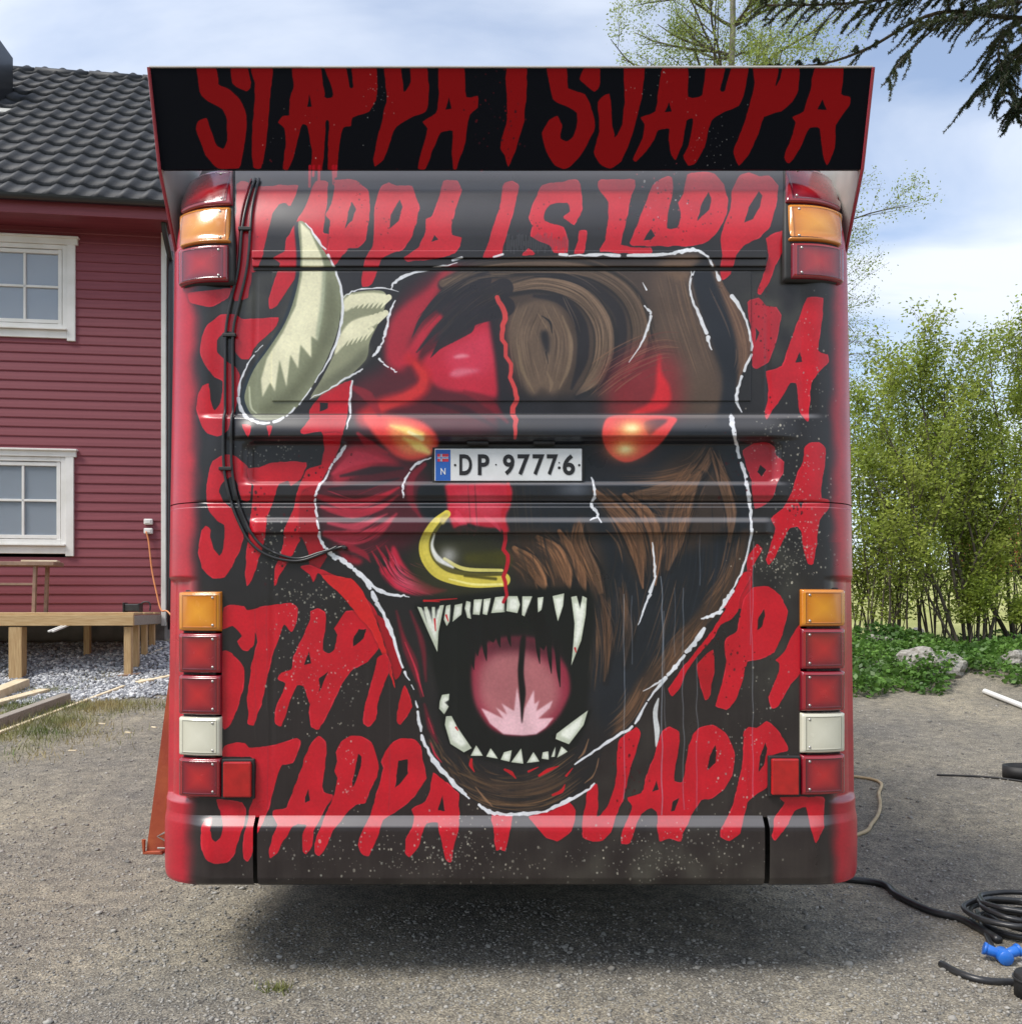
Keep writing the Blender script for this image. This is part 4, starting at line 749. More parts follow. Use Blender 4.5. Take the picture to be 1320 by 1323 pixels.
def ground_material():
    m = bpy.data.materials.new('yard_gravel_and_field'); m.use_nodes = True; t = m.node_tree; b = t.nodes['Principled BSDF']; b.inputs['Roughness'].default_value = .95; b.inputs['Specular IOR Level'].default_value = .15
    N = t.nodes.new; L = t.links.new
    tcn = N('ShaderNodeTexCoord'); P = tcn.outputs['Object']
    def noise(sc, det=5, ro=.55): n = N('ShaderNodeTexNoise'); n.inputs['Scale'].default_value = sc; n.inputs['Detail'].default_value = det; n.inputs['Roughness'].default_value = ro; L(P, n.inputs['Vector']); return n.outputs[0]
    def ramp(src, stops):
        r = N('ShaderNodeValToRGB'); L(src, r.inputs[0])
        while len(r.color_ramp.elements) < len(stops): r.color_ramp.elements.new(.5)
        for e, (p, c) in zip(r.color_ramp.elements, stops): e.position = p; e.color = (*c, 1)
        return r.outputs[0]
    def mix(f, a, b_, mode='MIX'):
        n = N('ShaderNodeMix'); n.data_type = 'RGBA'; n.blend_type = mode
        if isinstance(f, float): n.inputs['Factor'].default_value = f
        else: L(f, n.inputs['Factor'])
        for s_, v in (('A', a), ('B', b_)):
            if isinstance(v, tuple): n.inputs[s_].default_value = (*v, 1)
            else: L(v, n.inputs[s_])
        return n.outputs['Result']
    fine = noise(95, 6, .7); mid = noise(11, 6); big = noise(.7, 5)
    col = ramp(fine, [(.30, (.10, .096, .09)), (.44, (.25, .238, .217)), (.57, (.375, .36, .325)), (.72, (.58, .56, .505))])
    tone = ramp(mid, [(.3, (.66, .66, .66)), (.7, (1.18, 1.15, 1.08))])
    col = mix(1.0, col, tone, 'MULTIPLY')
    patch = ramp(big, [(.33, (.72, .72, .74)), (.67, (1.22, 1.16, 1.04))])
    col = mix(1.0, col, patch, 'MULTIPLY')
    vor = N('ShaderNodeTexVoronoi'); vor.inputs['Scale'].default_value = 150; L(P, vor.inputs['Vector'])
    vs2 = N('ShaderNodeSeparateColor'); L(vor.outputs['Color'], vs2.inputs[0])
    stone = ramp(vs2.outputs[0], [(.0, (.55, .55, .57)), (.6, (.9, .89, .86)), (1, (1.35, 1.32, 1.25))])
    col = mix(.75, col, mix(1.0, col, stone, 'MULTIPLY'))
    # field beyond the bushes
    sx = N('ShaderNodeSeparateXYZ'); L(P, sx.inputs[0])
    fm = N('ShaderNodeMapRange'); fm.inputs['From Min'].default_value = 9.2; fm.inputs['From Max'].default_value = 11.5; L(sx.outputs[1], fm.inputs['Value'])
    xm = N('ShaderNodeMapRange'); xm.inputs['From Min'].default_value = 2.2; xm.inputs['From Max'].default_value = 3.2; L(sx.outputs[0], xm.inputs['Value'])
    far = N('ShaderNodeMapRange'); far.inputs['From Min'].default_value = 22; far.inputs['From Max'].default_value = 30; L(sx.outputs[1], far.inputs['Value'])
    mul = N('ShaderNodeMath'); mul.operation = 'MULTIPLY'; L(fm.outputs[0], mul.inputs[0]); L(xm.outputs[0], mul.inputs[1])
    mxx = N('ShaderNodeMath'); mxx.operation = 'MAXIMUM'; L(mul.outputs[0], mxx.inputs[0]); L(far.outputs[0], mxx.inputs[1])
    back = N('ShaderNodeMapRange'); back.inputs['From Min'].default_value = -25; back.inputs['From Max'].default_value = -40; L(sx.outputs[1], back.inputs['Value'])
    mx2 = N('ShaderNodeMath'); mx2.operation = 'MAXIMUM'; L(mxx.outputs[0], mx2.inputs[0]); L(back.outputs[0], mx2.inputs[1])
    grass = ramp(noise(.35, 6), [(.3, (.26, .28, .085)), (.7, (.46, .45, .19))])
    hill = N('ShaderNodeMapRange'); hill.inputs['From Min'].default_value = -150; hill.inputs['From Max'].default_value = -190; L(sx.outputs[1], hill.inputs['Value'])
    grass = mix(hill.outputs[0], grass, (.03, .05, .03))
    # grassy fringe in front of the stone pad
    gx_ = N('ShaderNodeMapRange'); gx_.inputs['From Min'].default_value = -3.9; gx_.inputs['From Max'].default_value = -4.6; L(sx.outputs[0], gx_.inputs['Value'])
    ga = N('ShaderNodeMapRange'); ga.inputs['From Min'].default_value = 3.6; ga.inputs['From Max'].default_value = 4.6; L(sx.outputs[1], ga.inputs['Value'])
    gb = N('ShaderNodeMapRange'); gb.inputs['From Min'].default_value = 6.6; gb.inputs['From Max'].default_value = 6.0; L(sx.outputs[1], gb.inputs['Value'])
    g1 = N('ShaderNodeMath'); g1.operation = 'MULTIPLY'; L(ga.outputs[0], g1.inputs[0]); L(gb.outputs[0], g1.inputs[1]); g0 = N('ShaderNodeMath'); g0.operation = 'MULTIPLY'; L(g1.outputs[0], g0.inputs[0]); L(gx_.outputs[0], g0.inputs[1]); g1 = g0
    gn = ramp(noise(1.6, 5), [(.42, (0, 0, 0)), (.58, (1, 1, 1))]); g2 = N('ShaderNodeMath'); g2.operation = 'MULTIPLY'; L(g1.outputs[0], g2.inputs[0]); L(gn, g2.inputs[1])
    col = mix(g2.outputs[0], col, ramp(noise(24, 4), [(.3, (.10, .12, .03)), (.7, (.27, .23, .12))]))
    col = mix(mx2.outputs[0], col, grass); L(col, b.inputs['Base Color'])
    # relief
    vd = N('ShaderNodeTexVoronoi'); vd.inputs['Scale'].default_value = 115; L(P, vd.inputs['Vector'])
    bp = N('ShaderNodeBump'); bp.inputs['Strength'].default_value = .7; bp.inputs['Distance'].default_value = .006; bp.invert = True; L(vd.outputs['Distance'], bp.inputs['Height'])
    bp2 = N('ShaderNodeBump'); bp2.inputs['Strength'].default_value = .6; bp2.inputs['Distance'].default_value = .02; L(fine, bp2.inputs['Height']); L(bp.outputs[0], bp2.inputs['Normal']); L(bp2.outputs[0], b.inputs['Normal'])
    return m
g = npmesh('ground', np.column_stack([GX.ravel(), GY.ravel(), GZ.ravel()]), GF, ground_material(), smooth=True)
tag(g, 'grey packed gravel yard rising to grass field', None, kind='structure')

# loose stones: icospheres knocked out of shape, joined into one mesh
def icoverts(sub=1):
    bm = bmesh.new(); bmesh.ops.create_icosphere(bm, subdivisions=sub, radius=1.0); bm.verts.ensure_lookup_table()
    V = np.array([v.co[:] for v in bm.verts]); F = np.array([[v.index for v in f.verts] for f in bm.faces]); bm.free(); return V, F
IV, IF = icoverts(1)
def stones(name, X, Y, S, mat, seed, flat=.6, sink=.3):
    r = np.random.default_rng(seed); n = len(X); k = len(IV)
    shape = IV[None]*(1+r.uniform(-.28, .28, (n, k, 1)))*np.stack([r.uniform(.7, 1.35, n), r.uniform(.7, 1.2, n), r.uniform(flat*.7, flat*1.3, n)], -1)[:, None, :]
    a = r.uniform(0, 6.283, n); c, s = np.cos(a)[:, None], np.sin(a)[:, None]
    vx = shape[..., 0]*c-shape[..., 1]*s; vy = shape[..., 0]*s+shape[..., 1]*c; vz = shape[..., 2]+r.uniform(-.25, .25, (n, 1))*shape[..., 0]
    Z = gz(X, Y)
    V = np.stack([X[:, None]+vx*S[:, None], Y[:, None]+vy*S[:, None], Z[:, None]+S[:, None]*(vz+flat*sink)], -1).reshape(-1, 3)
    F = (IF[None]+(np.arange(n)*k)[:, None, None]).reshape(-1, 3)
    return npmesh(name, V, F, mat)
rg = np.random.default_rng(3)
n = 46000; u = rg.uniform(0, 1, n); dd = 2.55/(1-u*(1-2.55/11))                   # density falls with distance
X = rg.uniform(-1, 1, n)*(dd*.66+.5); Y = dd-DCAM
keep = ~((np.abs(X) < 1.1) & (Y > .9)) & ~((X > 3.2) & (Y > 6.6)); X, Y = X[keep], Y[keep]; dd = dd[keep]
S = np.exp(rg.normal(math.log(.0034), .42, len(X)))*(.75+.12*dd); S = np.clip(S, .002, .022)
o = stones('loose_gravel', X, Y, S, stonemat('gravel_stone', [(.10, .096, .09), (.30, .285, .255), (.20, .19, .17), (.40, .38, .34), (.26, .24, .205)]), 4)
tag(o, 'small loose grey stones scattered over the packed gravel yard', None, kind='stuff')
n = 26000; lx = rg.uniform(-4.2, 1.0, n); ly = rg.uniform(-2.6, -.05, n)
edge = -2.35+.25*np.sin(lx*2.1)+rg.normal(0, .12, n); keep = ly > edge; lx, ly = lx[keep], ly[keep]
c_, s_ = math.cos(HROT), math.sin(HROT); X, Y = HC.x+lx*c_-ly*s_, HC.y+lx*s_+ly*c_
o = stones('crushed_stone', X, Y, rg.uniform(.011, .027, len(X)), stonemat('crushed_stone', [(.09, .095, .11), (.32, .33, .35), (.18, .19, .21), (.48, .49, .50), (.70, .70, .69)]), 6, .75, .5)
tag(o, 'bed of angular grey crushed stone under the timber deck', None, kind='stuff')
# ---------------------------------------------------------------- the coach
MPP = DCAM/FPX                                              # metres per photo pixel on the tail plane (y = 0)
def zpy(py): return HCAM+(HOR-py)*MPP
def xpx(px): return (px-CXP)*MPP
RC, RCY = .22, .195
def halfw(z): return np.interp(z, [.3, .70, 1.706, 2.73, 3.3], [1.276, 1.276, 1.262, 1.244, 1.20])

def mural_material():
    img = bpy.data.images.new('tail_artwork', CW, CH, alpha=False)
    buf = np.ones((CH, CW, 4), np.float32); buf[..., :3] = CAN[::-1]
    img.pixels.foreach_set(buf.ravel()); img.update(); img.pack()
    m = bpy.data.materials.new('sprayed_artwork'); m.use_nodes = True; t = m.node_tree; b = t.nodes['Principled BSDF']
    tx = t.nodes.new('ShaderNodeTexImage'); tx.image = img; tx.extension = 'EXTEND'; uv = t.nodes.new('ShaderNodeUVMap'); uv.uv_map = 'UVMap'
    t.links.new(uv.outputs[0], tx.inputs[0]); t.links.new(tx.outputs[0], b.inputs['Base Color'])
    tcn = t.nodes.new('ShaderNodeTexCoord'); n = t.nodes.new('ShaderNodeTexNoise'); n.inputs['Scale'].default_value = 5; n.inputs['Detail'].default_value = 6; t.links.new(tcn.outputs['Object'], n.inputs['Vector'])
    mr = t.nodes.new('ShaderNodeMapRange'); mr.inputs['To Min'].default_value = .20; mr.inputs['To Max'].default_value = .42; t.links.new(n.outputs[0], mr.inputs['Value']); t.links.new(mr.outputs[0], b.inputs['Roughness'])
    n2 = t.nodes.new('ShaderNodeTexNoise'); n2.inputs['Scale'].default_value = 3.2; n2.inputs['Detail'].default_value = 2; t.links.new(tcn.outputs['Object'], n2.inputs['Vector'])
    n3 = t.nodes.new('ShaderNodeTexNoise'); n3.inputs['Scale'].default_value = 260; n3.inputs['Detail'].default_value = 3; t.links.new(tcn.outputs['Object'], n3.inputs['Vector'])
    b1 = t.nodes.new('ShaderNodeBump'); b1.inputs['Strength'].default_value = .25; b1.inputs['Distance'].default_value = .012; t.links.new(n2.outputs[0], b1.inputs['Height'])
    b2 = t.nodes.new('ShaderNodeBump'); b2.inputs['Strength'].default_value = .05; b2.inputs['Distance'].default_value = .002; t.links.new(n3.outputs[0], b2.inputs['Height']); t.links.new(b1.outputs[0], b2.inputs['Normal']); t.links.new(b2.outputs[0], b.inputs['Normal'])
    # upward faces paled: ledge dust plus sky reflection painted on shelf and dome
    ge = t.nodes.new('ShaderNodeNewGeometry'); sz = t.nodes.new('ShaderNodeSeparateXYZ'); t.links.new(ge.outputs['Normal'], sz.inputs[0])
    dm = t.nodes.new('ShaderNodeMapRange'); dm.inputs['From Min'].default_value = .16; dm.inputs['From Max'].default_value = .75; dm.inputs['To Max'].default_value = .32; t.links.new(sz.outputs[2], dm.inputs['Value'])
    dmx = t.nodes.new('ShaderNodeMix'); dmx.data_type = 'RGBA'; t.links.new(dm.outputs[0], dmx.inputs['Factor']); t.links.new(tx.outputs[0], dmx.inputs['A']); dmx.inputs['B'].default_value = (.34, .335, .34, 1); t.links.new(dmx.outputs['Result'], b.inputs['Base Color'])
    b.inputs['Coat Weight'].default_value = .12; b.inputs['Coat Roughness'].default_value = .25
    return m
paint_mural()
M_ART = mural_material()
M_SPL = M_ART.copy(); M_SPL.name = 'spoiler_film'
for l_ in list(M_SPL.node_tree.links):
    if l_.to_socket.name == 'Roughness': M_SPL.node_tree.links.remove(l_)
_b = M_SPL.node_tree.nodes['Principled BSDF']; _b.inputs['Roughness'].default_value = .55; _b.inputs['Specular IOR Level'].default_value = .08; _b.inputs['Coat Weight'].default_value = 0
M_REDP = pmat('red_coach_paint', (.26, .022, .035), (.34, .035, .05), 3, .32, .05, 200, coat=.25)
M_BLACK = pmat('black_rubber', (.012, .012, .013), (.022, .021, .020), 12, .6)
M_UNDER = pmat('dirty_underbody', (.008, .008, .008), (.02, .018, .016), 6, .85)
M_GLASSD = pmat('dark_side_glass', (.015, .017, .02), None, rough=.06, spec=.6)
M_LRED = lenmat('red_lens', (.50, .014, .018), (.15, .005, .016)); M_LAMB = lenmat('amber_lens', (.78, .33, .03), (.55, .17, .012)); M_LWHT = lenmat('white_lens', (.72, .70, .57), (.60, .58, .46))
M_REFL = pmat('red_reflector', (.46, .012, .012), (.36, .010, .010), 30, .22, coat=.4)
M_SCREW = pmat('screw_steel', (.55, .53, .50), None, rough=.35, metal=.9)
M_PLASTIC = pmat('grey_fibreglass', (.55, .53, .50), (.44, .42, .40), 6, .45)

def uv_project(o):
    me = o.data; co = np.empty(len(me.vertices)*3, np.float32); me.vertices.foreach_get('co', co); co = co.reshape(-1, 3)
    px = CXP+FPX*co[:, 0]/(co[:, 1]+DCAM); py = HOR-FPX*(co[:, 2]-HCAM)/(co[:, 1]+DCAM)
    li = np.empty(len(me.loops), np.int32); me.loops.foreach_get('vertex_index', li)
    uv = np.column_stack([(px-PX0)/(PX1-PX0), 1-(py-PY0)/(PY1-PY0)])[li].astype(np.float32)
    l = me.uv_layers.new(name='UVMap'); l.data.foreach_set('uv', uv.ravel()); return o

def relief(px, py):
    """how far the skin stands behind (+) or in front (-) of the tail plane, in tail-plane pixels"""
    px = np.asarray(px, float); py = np.asarray(py, float)
    y = np.zeros(np.broadcast(px, py).shape)
    up = sst(541, 533, py); y = y+.016*up                                                     # blanked window sits further in
    y = y-.022*sst(532, 560, py)*(1-sst(564, 569, py))*sst(285, 330, px)*sst(1035, 985, px)   # sloping shelf over the plate
    q = np.maximum(np.abs(px-661.5)-343.5+10, 0); r = np.maximum(np.abs(py-597)-27+10, 0)
    y = y+.026*sst(1.5, -3.0, np.hypot(q, r)-10)                                              # recessed number-plate panel
    y = y+.007*np.exp(-((py-648.5)/1.3)**2)                                                   # hatch joint
    y = y-.008*sst(645, 640, py)*sst(622, 628, py)*sst(300, 330, px)*sst(1025, 1000, px)
    y = y-.015*sst(668, 676, py)*(1-sst(688.5, 690.5, py))*sst(318, 334, px)*sst(1002, 986, px)  # pressed rib
    top = np.clip((303-py)/85, 0, None); y = y+.085*top**1.6                                  # dome towards the roof
    y = y+.005*np.exp(-((px-352)/1.2)**2)*sst(700, 706, py)*(1-sst(1046, 1052, py))+.005*np.exp(-((px-970)/1.2)**2)*sst(700, 706, py)*(1-sst(1046, 1052, py))
    y = y+.004*np.exp(-((px-329)/1.1)**2)*sst(350, 352, py)*(1-sst(528, 532, py))+.004*np.exp(-((px-992)/1.1)**2)*sst(350, 352, py)*(1-sst(528, 532, py))
    return y

def contour(W_, n_arc=14, fx=None):
    """x, y, outward normal along the tail outline at half width W_"""
    th = np.linspace(math.pi/2, 0, n_arc)
    ax, ay = W_-RC+RC*np.sin(th), RCY-RCY*np.cos(th)
    L = np.column_stack([-ax, ay, -np.sin(th), -np.cos(th)]); Rr = np.column_stack([ax, ay, np.sin(th), -np.cos(th)])[::-1]
    F = np.column_stack([fx*(W_-RC), np.zeros(len(fx)), np.zeros(len(fx)), -np.ones(len(fx))])
    s0 = np.array([[-W_, .62, -1, 0], [-W_, .36, -1, 0]]); s1 = np.array([[W_, .36, 1, 0], [W_, .62, 1, 0]])
    return np.vstack([s0, L[:-1], F, Rr[1:], s1])
FX = np.unique(np.concatenate([np.linspace(-1, 1, 210), np.array([(px-CXP)*MPP/1.085 for px in (316, 317.5, 319, 321, 324, 1000, 1002, 1004, 1006, 327.5, 329, 330.5, 350.5, 352, 353.5, 968.5, 970, 971.5, 990.5, 992, 993.5)])]))
def skin(name, pys, mat, parent, prof=None, px_lo=None, px_hi=None, thick=0.0):
    rows = []
    for py in pys:
        z = zpy(py); c = contour(float(halfw(z)), 14, FX)
        px = CXP+c[:, 0]/MPP
        arc = np.clip((np.abs(c[:, 2])-.02)/.3, 0, 1)
        rel = relief(px, py)*(1-arc)+arc*relief(660.0, py)*(1.0 if py < 310 else 0.0)
        if prof is not None: rel = prof(py)*(1-.8*arc)
        lampr = .022*sst(744, 750, py)*(1-sst(1034, 1040, py))*sst(.35, .55, np.abs(c[:, 2]))*(np.abs(c[:, 2]) < .999)*(1-sst(.93, .99, np.abs(c[:, 2])))
        rel = rel+lampr if prof is None else rel
        p = np.column_stack([c[:, 0]-c[:, 2]*rel*(np.abs(c[:, 2]) > .02), c[:, 1]-c[:, 3]*rel, np.full(len(c), z)])
        if prof is None and py < 310: p[:, 1] = c[:, 1]+rel; p[:, 0] = c[:, 0]
        rows.append(p)
    G = np.stack(rows)
    if px_lo is not None or px_hi is not None:
        pp = CXP+G[len(pys)//2, :, 0]/MPP; k = np.ones(len(pp), bool)
        if px_lo is not None: k &= pp >= px_lo
        if px_hi is not None: k &= pp <= px_hi
        G = G[:, k]
    ny_, nx_ = G.shape[:2]; idx = np.arange(ny_*nx_).reshape(ny_, nx_)
    F = np.stack([idx[:-1, :-1], idx[1:, :-1], idx[1:, 1:], idx[:-1, 1:]], -1).reshape(-1, 4)
    return uv_project(npmesh(name, G.reshape(-1, 3), F, mat, parent, True))

coach = tag(empty('coach', (0, 0, 0)), 'coach seen from its tail, sprayed with a roaring horned head and red lettering', 'bus')
def rng_py(*segs):
    return np.unique(np.concatenate([np.arange(a, b+st/2, st) for a, b, st in segs]))
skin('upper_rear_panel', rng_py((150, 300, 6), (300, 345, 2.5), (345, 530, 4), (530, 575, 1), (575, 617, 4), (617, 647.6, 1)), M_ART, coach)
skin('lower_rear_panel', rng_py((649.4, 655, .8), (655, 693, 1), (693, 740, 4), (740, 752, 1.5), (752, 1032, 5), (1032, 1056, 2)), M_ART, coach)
def bump_prof(py): return float(np.interp(py, [1054, 1057, 1066, 1072, 1100, 1132, 1140, 1144], [.0, -.006, -.028, -.031, -.033, -.028, -.018, .004]))
BP = rng_py((1054, 1074, 1.5), (1074, 1130, 7), (1130, 1144, 2))
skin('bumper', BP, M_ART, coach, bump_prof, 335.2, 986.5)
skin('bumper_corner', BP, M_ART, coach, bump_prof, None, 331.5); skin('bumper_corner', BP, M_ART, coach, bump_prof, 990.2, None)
# a dark core behind the skin, floor, sides, roof and front
MB().box((0, .085, 1.2), (2.1, .06, 1.7)).build('inner_bulkhead', M_UNDER, coach)
MB().box((0, 5.6, .52), (2.40, 10.9, .10)).box((0, .32, .40), (2.2, .5, .06)).box((-.45, 2.2, .42), (.25, 4, .16)).box((.45, 2.2, .42), (.25, 4, .16)).box((0, 1.2, .38), (.9, 1.1, .22)).build('underbody', M_UNDER, coach)
LZ = np.array([.36, .70, 1.706, 2.73, 3.0, 3.12]); LW = np.array([1.276, 1.276, 1.262, 1.244, 1.20, 1.09])
for s in (-1, 1):
    V, F = [], []
    for j, (z, w) in enumerate(zip(LZ, LW)): V += [(s*w, .60, z), (s*w, 11.0, z)]
    for j in range(len(LZ)-1): F.append((2*j, 2*j+1, 2*j+3, 2*j+2) if s > 0 else (2*j, 2*j+2, 2*j+3, 2*j+1))
    sp_ = npmesh('side_panel', V, F, M_REDP, coach)
    for k in range(6): MB().box((s*1.257, 1.9+k*1.62, 2.12), (.012, 1.5, .95), bev=.004).build('side_window', M_GLASSD, coach)
MB().prism([(-1.09, .3, 3.12), (-.9, .3, 3.19), (.9, .3, 3.19), (1.09, .3, 3.12), (1.09, .3, 3.0), (-1.09, .3, 3.0)], (0, 10.7, 0)).build('roof', M_REDP, coach)
MB().box((0, 11.0, 1.75), (2.46, .06, 2.75), bev=.02).build('front_panel', M_REDP, coach)
for y in (3.1, 8.9):
    for s in (-1, 1):
        wh = MB().lathe([(.26, -.13), (.30, -.14), (.48, -.13), (.505, -.09), (.505, .09), (.48, .13), (.30, .14), (.26, .13)], Matrix.Translation((s*1.06, y, .503)) @ Matrix.Rotation(R(90), 4, 'Y'), 32).build('wheel', M_BLACK, coach, True)
        MB().lathe([(.02, .05), (.1, .07), (.15, .03), (.26, .10), (.27, .12), (.27, -.12), (.02, -.1)], Matrix.Translation((s*1.06, y, .503)) @ Matrix.Rotation(R(90)*s, 4, 'Y'), 24).build('rim', M_SCREW, wh, True)

# ---- mouldings and the blanked rear window: slabs that follow the tail
def slab(name, px0, px1, py0, py1, off, th, mat=None, parent=coach, bev=.002):
    x0, x1, z0, z1 = xpx(px0), xpx(px1), zpy(py1), zpy(py0); yb = float(relief((px0+px1)/2, (py0+py1)/2))
    o = MB().box(((x0+x1)/2, yb+off+th/2, (z0+z1)/2), (x1-x0, th, z1-z0), bev=bev, seg=2).build(name, mat or M_ART, parent)
    return uv_project(o) if mat is None else o
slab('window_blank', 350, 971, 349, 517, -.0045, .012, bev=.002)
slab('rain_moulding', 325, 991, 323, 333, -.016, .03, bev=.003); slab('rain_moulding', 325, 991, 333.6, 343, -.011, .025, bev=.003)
slab('moulding_gap_shadow', 326, 990, 343.2, 347.4, -.0035, .02, M_BLACK, bev=.001)  # black strip stands in for the gap shadow below the moulding
slab('panel_joint', 318, 992, 533.2, 534.8, -.001, .01, M_BLACK, bev=.0005)

# ---- roof spoiler: leaning panel with cheek plates
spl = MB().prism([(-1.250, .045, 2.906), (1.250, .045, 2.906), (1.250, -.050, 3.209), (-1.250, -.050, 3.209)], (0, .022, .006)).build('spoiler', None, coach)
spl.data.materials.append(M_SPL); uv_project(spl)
MB().box((0, -.039, 3.2135), (2.506, .030, .006), bev=.001).build('spoiler_edge_trim', M_PLASTIC, spl)
for s in (-1, 1):
    MB().prism([(s*1.247, -.047, 3.207), (s*1.247, .047, 2.908), (s*1.247, .25, 2.60), (s*1.247, .62, 2.70), (s*1.247, .62, 3.10)], (s*.008, 0, 0)).build('cheek_plate', M_PLASTIC, spl)
    MB().tube([(s*1.2545, -.052, 3.211), (s*1.2545, .042, 2.906), (s*1.2545, .245, 2.60)], .006, 6).build('cheek_edge', M_REDP, spl)

# ---- lamps that wrap round the corner
def corner_pts(side, z, n=70):
    W_ = float(halfw(z)); th = np.linspace(-.35, 1.45, n)
    arc = th > 0; x = np.where(arc, W_-RC+RC*np.sin(np.maximum(th, 0)), W_-RC+RC*th*1.4); y = np.where(arc, RCY-RCY*np.cos(np.maximum(th, 0)), 0)
    nx_ = np.where(arc, np.sin(th), 0); ny_ = np.where(arc, -np.cos(th), -1)
    if z > zpy(310): y = y+float(relief(660.0, HOR-(z-HCAM)/MPP))
    return side*x, y, side*nx_, ny_
def zfix(py):
    z = zpy(py)
    if py < 310:
        for _ in range(4): z = HCAM+(HOR-py)*(DCAM+float(relief(660.0, HOR-(z-HCAM)/MPP)))/FPX
    return z
def lamp(name, side, px_in, px_out, py0, py1, mat, base, th, screws=True):
    z0, z1 = zfix(py1), zfix(py0); V = []
    FU = [0, .012, .03, .06, .12]+list(np.linspace(.2, .8, 8))+[.88, .94, .97, .988, 1]; FZ = [0, .012, .03, .06, .12, .3, .5, .7, .88, .94, .97, .988, 1]; nu, nv = len(FU)-1, len(FZ)-1
    for j in range(nv+1):
        fz = FZ[j]; z = z0+(z1-z0)*fz
        x, y, nx_, ny_ = corner_pts(side, z); pp = CXP+FPX*x/(y+DCAM); o_ = np.argsort(pp)
        for i in range(nu+1):
            fu = FU[i]; px = px_in+(px_out-px_in)*fu
            q = [np.interp(px, pp[o_], a[o_]) for a in (x, y, nx_, ny_)]
            e = min(fu, 1-fu)*(abs(px_out-px_in)); ez = min(fz, 1-fz)*(py1-py0)
            h = base+th*math.sin(min(1, e/2.6)*math.pi/2)**.6*math.sin(min(1, ez/2.6)*math.pi/2)**.6
            V.append((q[0]+q[2]*h, q[1]+q[3]*h, z))
    idx = np.arange((nu+1)*(nv+1)).reshape(nv+1, nu+1); F = np.stack([idx[:-1, :-1], idx[:-1, 1:], idx[1:, 1:], idx[1:, :-1]], -1).reshape(-1, 4)
    if side < 0: F = F[:, ::-1]
    o = npmesh(name, V, F, mat, coach, True)
    if screws:
        for fz in (.16, .84):
            z = z0+(z1-z0)*fz; x, y, nx_, ny_ = corner_pts(side, z); pp = CXP+FPX*x/(y+DCAM); o_ = np.argsort(pp)
            px = px_in+(px_out-px_in)*.2; q = [np.interp(px, pp[o_], a[o_]) for a in (x, y, nx_, ny_)]
            MB().ico((q[0]+q[2]*(base+th), q[1]+q[3]*(base+th), z), .0055, 1, (1, .6, 1)).build('screw', M_SCREW, o, True)
    return o
def stack(side, rows, px_in, px_out, base, th, dx=0.0):
    y0, y1 = rows[0][0], rows[-1][1]
    lamp('lamp_housing', side, px_in-side*2.2+ (0), px_out, y0-2, y1+2, M_BLACK, base-.010, .016, screws=False)
    for k, (a, b_, m) in enumerate(rows): lamp('tail_light', side, px_in+side*dx*k, px_out+side*dx*.6*k, a, b_, m, base, th)
stack(-1, [(221, 267.5, M_LRED), (269.5, 316, M_LAMB), (318, 366, M_LRED)], 302, 239, .004, .018, 2.5)
stack(1, [(217, 264, M_LRED), (266, 313.5, M_LAMB), (315.5, 362, M_LRED)], 1013, 1080, .004, .018, 3.5)
stack(-1, [(764, 816, M_LAMB), (817.5, 870, M_LRED), (871.5, 924, M_LRED), (925.5, 977, M_LWHT), (978.5, 1030, M_LRED)], 287.5, 235, -.006, .026)
stack(1, [(761, 810, M_LAMB), (811.5, 865, M_LRED), (866.5, 919, M_LRED), (920.5, 973, M_LWHT), (974.5, 1027, M_LRED)], 1032.5, 1087, -.006, .026)
for px0, px1, py0, py1 in ((288.5, 329, 981, 1031), (992, 1031.5, 977, 1028)):
    fr = slab('reflector_frame', px0-1, px1+1, py0-1, py1+1, -.014, .02, M_BLACK, bev=.004)
    o = MB().box(((xpx(px0)+xpx(px1))/2, -.018, (zpy(py0)+zpy(py1))/2), (xpx(px1)-xpx(px0)-.012, .016, zpy(py0)-zpy(py1)-.012), bev=.005, seg=2).build('reflector', M_REFL, coach)

# ---- number plate
YP = .026
M_PW = pmat('plate_white', (.74, .75, .75), (.68, .69, .68), 14, .35); M_PB = pmat('plate_blue', (.02, .11, .42), None, rough=.4); M_PK = pmat('plate_black', (.012, .012, .014), None, rough=.45); M_FR = pmat('flag_red', (.52, .03, .06), None, rough=.4)
cx_, cz_ = xpx(656.5), zpy(599.5)
plate = MB().box((cx_, YP-.008, cz_), (xpx(752)-xpx(561), .006, zpy(579)-zpy(621)), bev=.0015).build('number_plate', M_PW, coach)
MB().box((cx_, YP-.003, cz_), (xpx(755)-xpx(558), .006, zpy(577)-zpy(623)), bev=.001).build('plate_holder', M_BLACK, plate)
PF = YP-.0112
def flat(name, px0, px1, py0, py1, mat, dy=0.0):
    return MB().box(((xpx(px0)+xpx(px1))/2, PF-dy, (zpy(py0)+zpy(py1))/2), (xpx(px1)-xpx(px0), .0008, zpy(py0)-zpy(py1))).build(name, mat, plate)
flat('country_band', 562, 581.5, 580, 620.2, M_PB)
flat('flag', 564.5, 579, 585.5, 595.5, M_FR, .0006); flat('flag_cross', 564.5, 579, 589.4, 591.8, M_PW, .0012); flat('flag_cross', 568.3, 570.7, 585.5, 595.5, M_PW, .0013)
flat('flag_cross', 564.5, 579, 590.1, 591.1, M_PB, .0019); flat('flag_cross', 569.0, 570.0, 585.5, 595.5, M_PB, .0020)
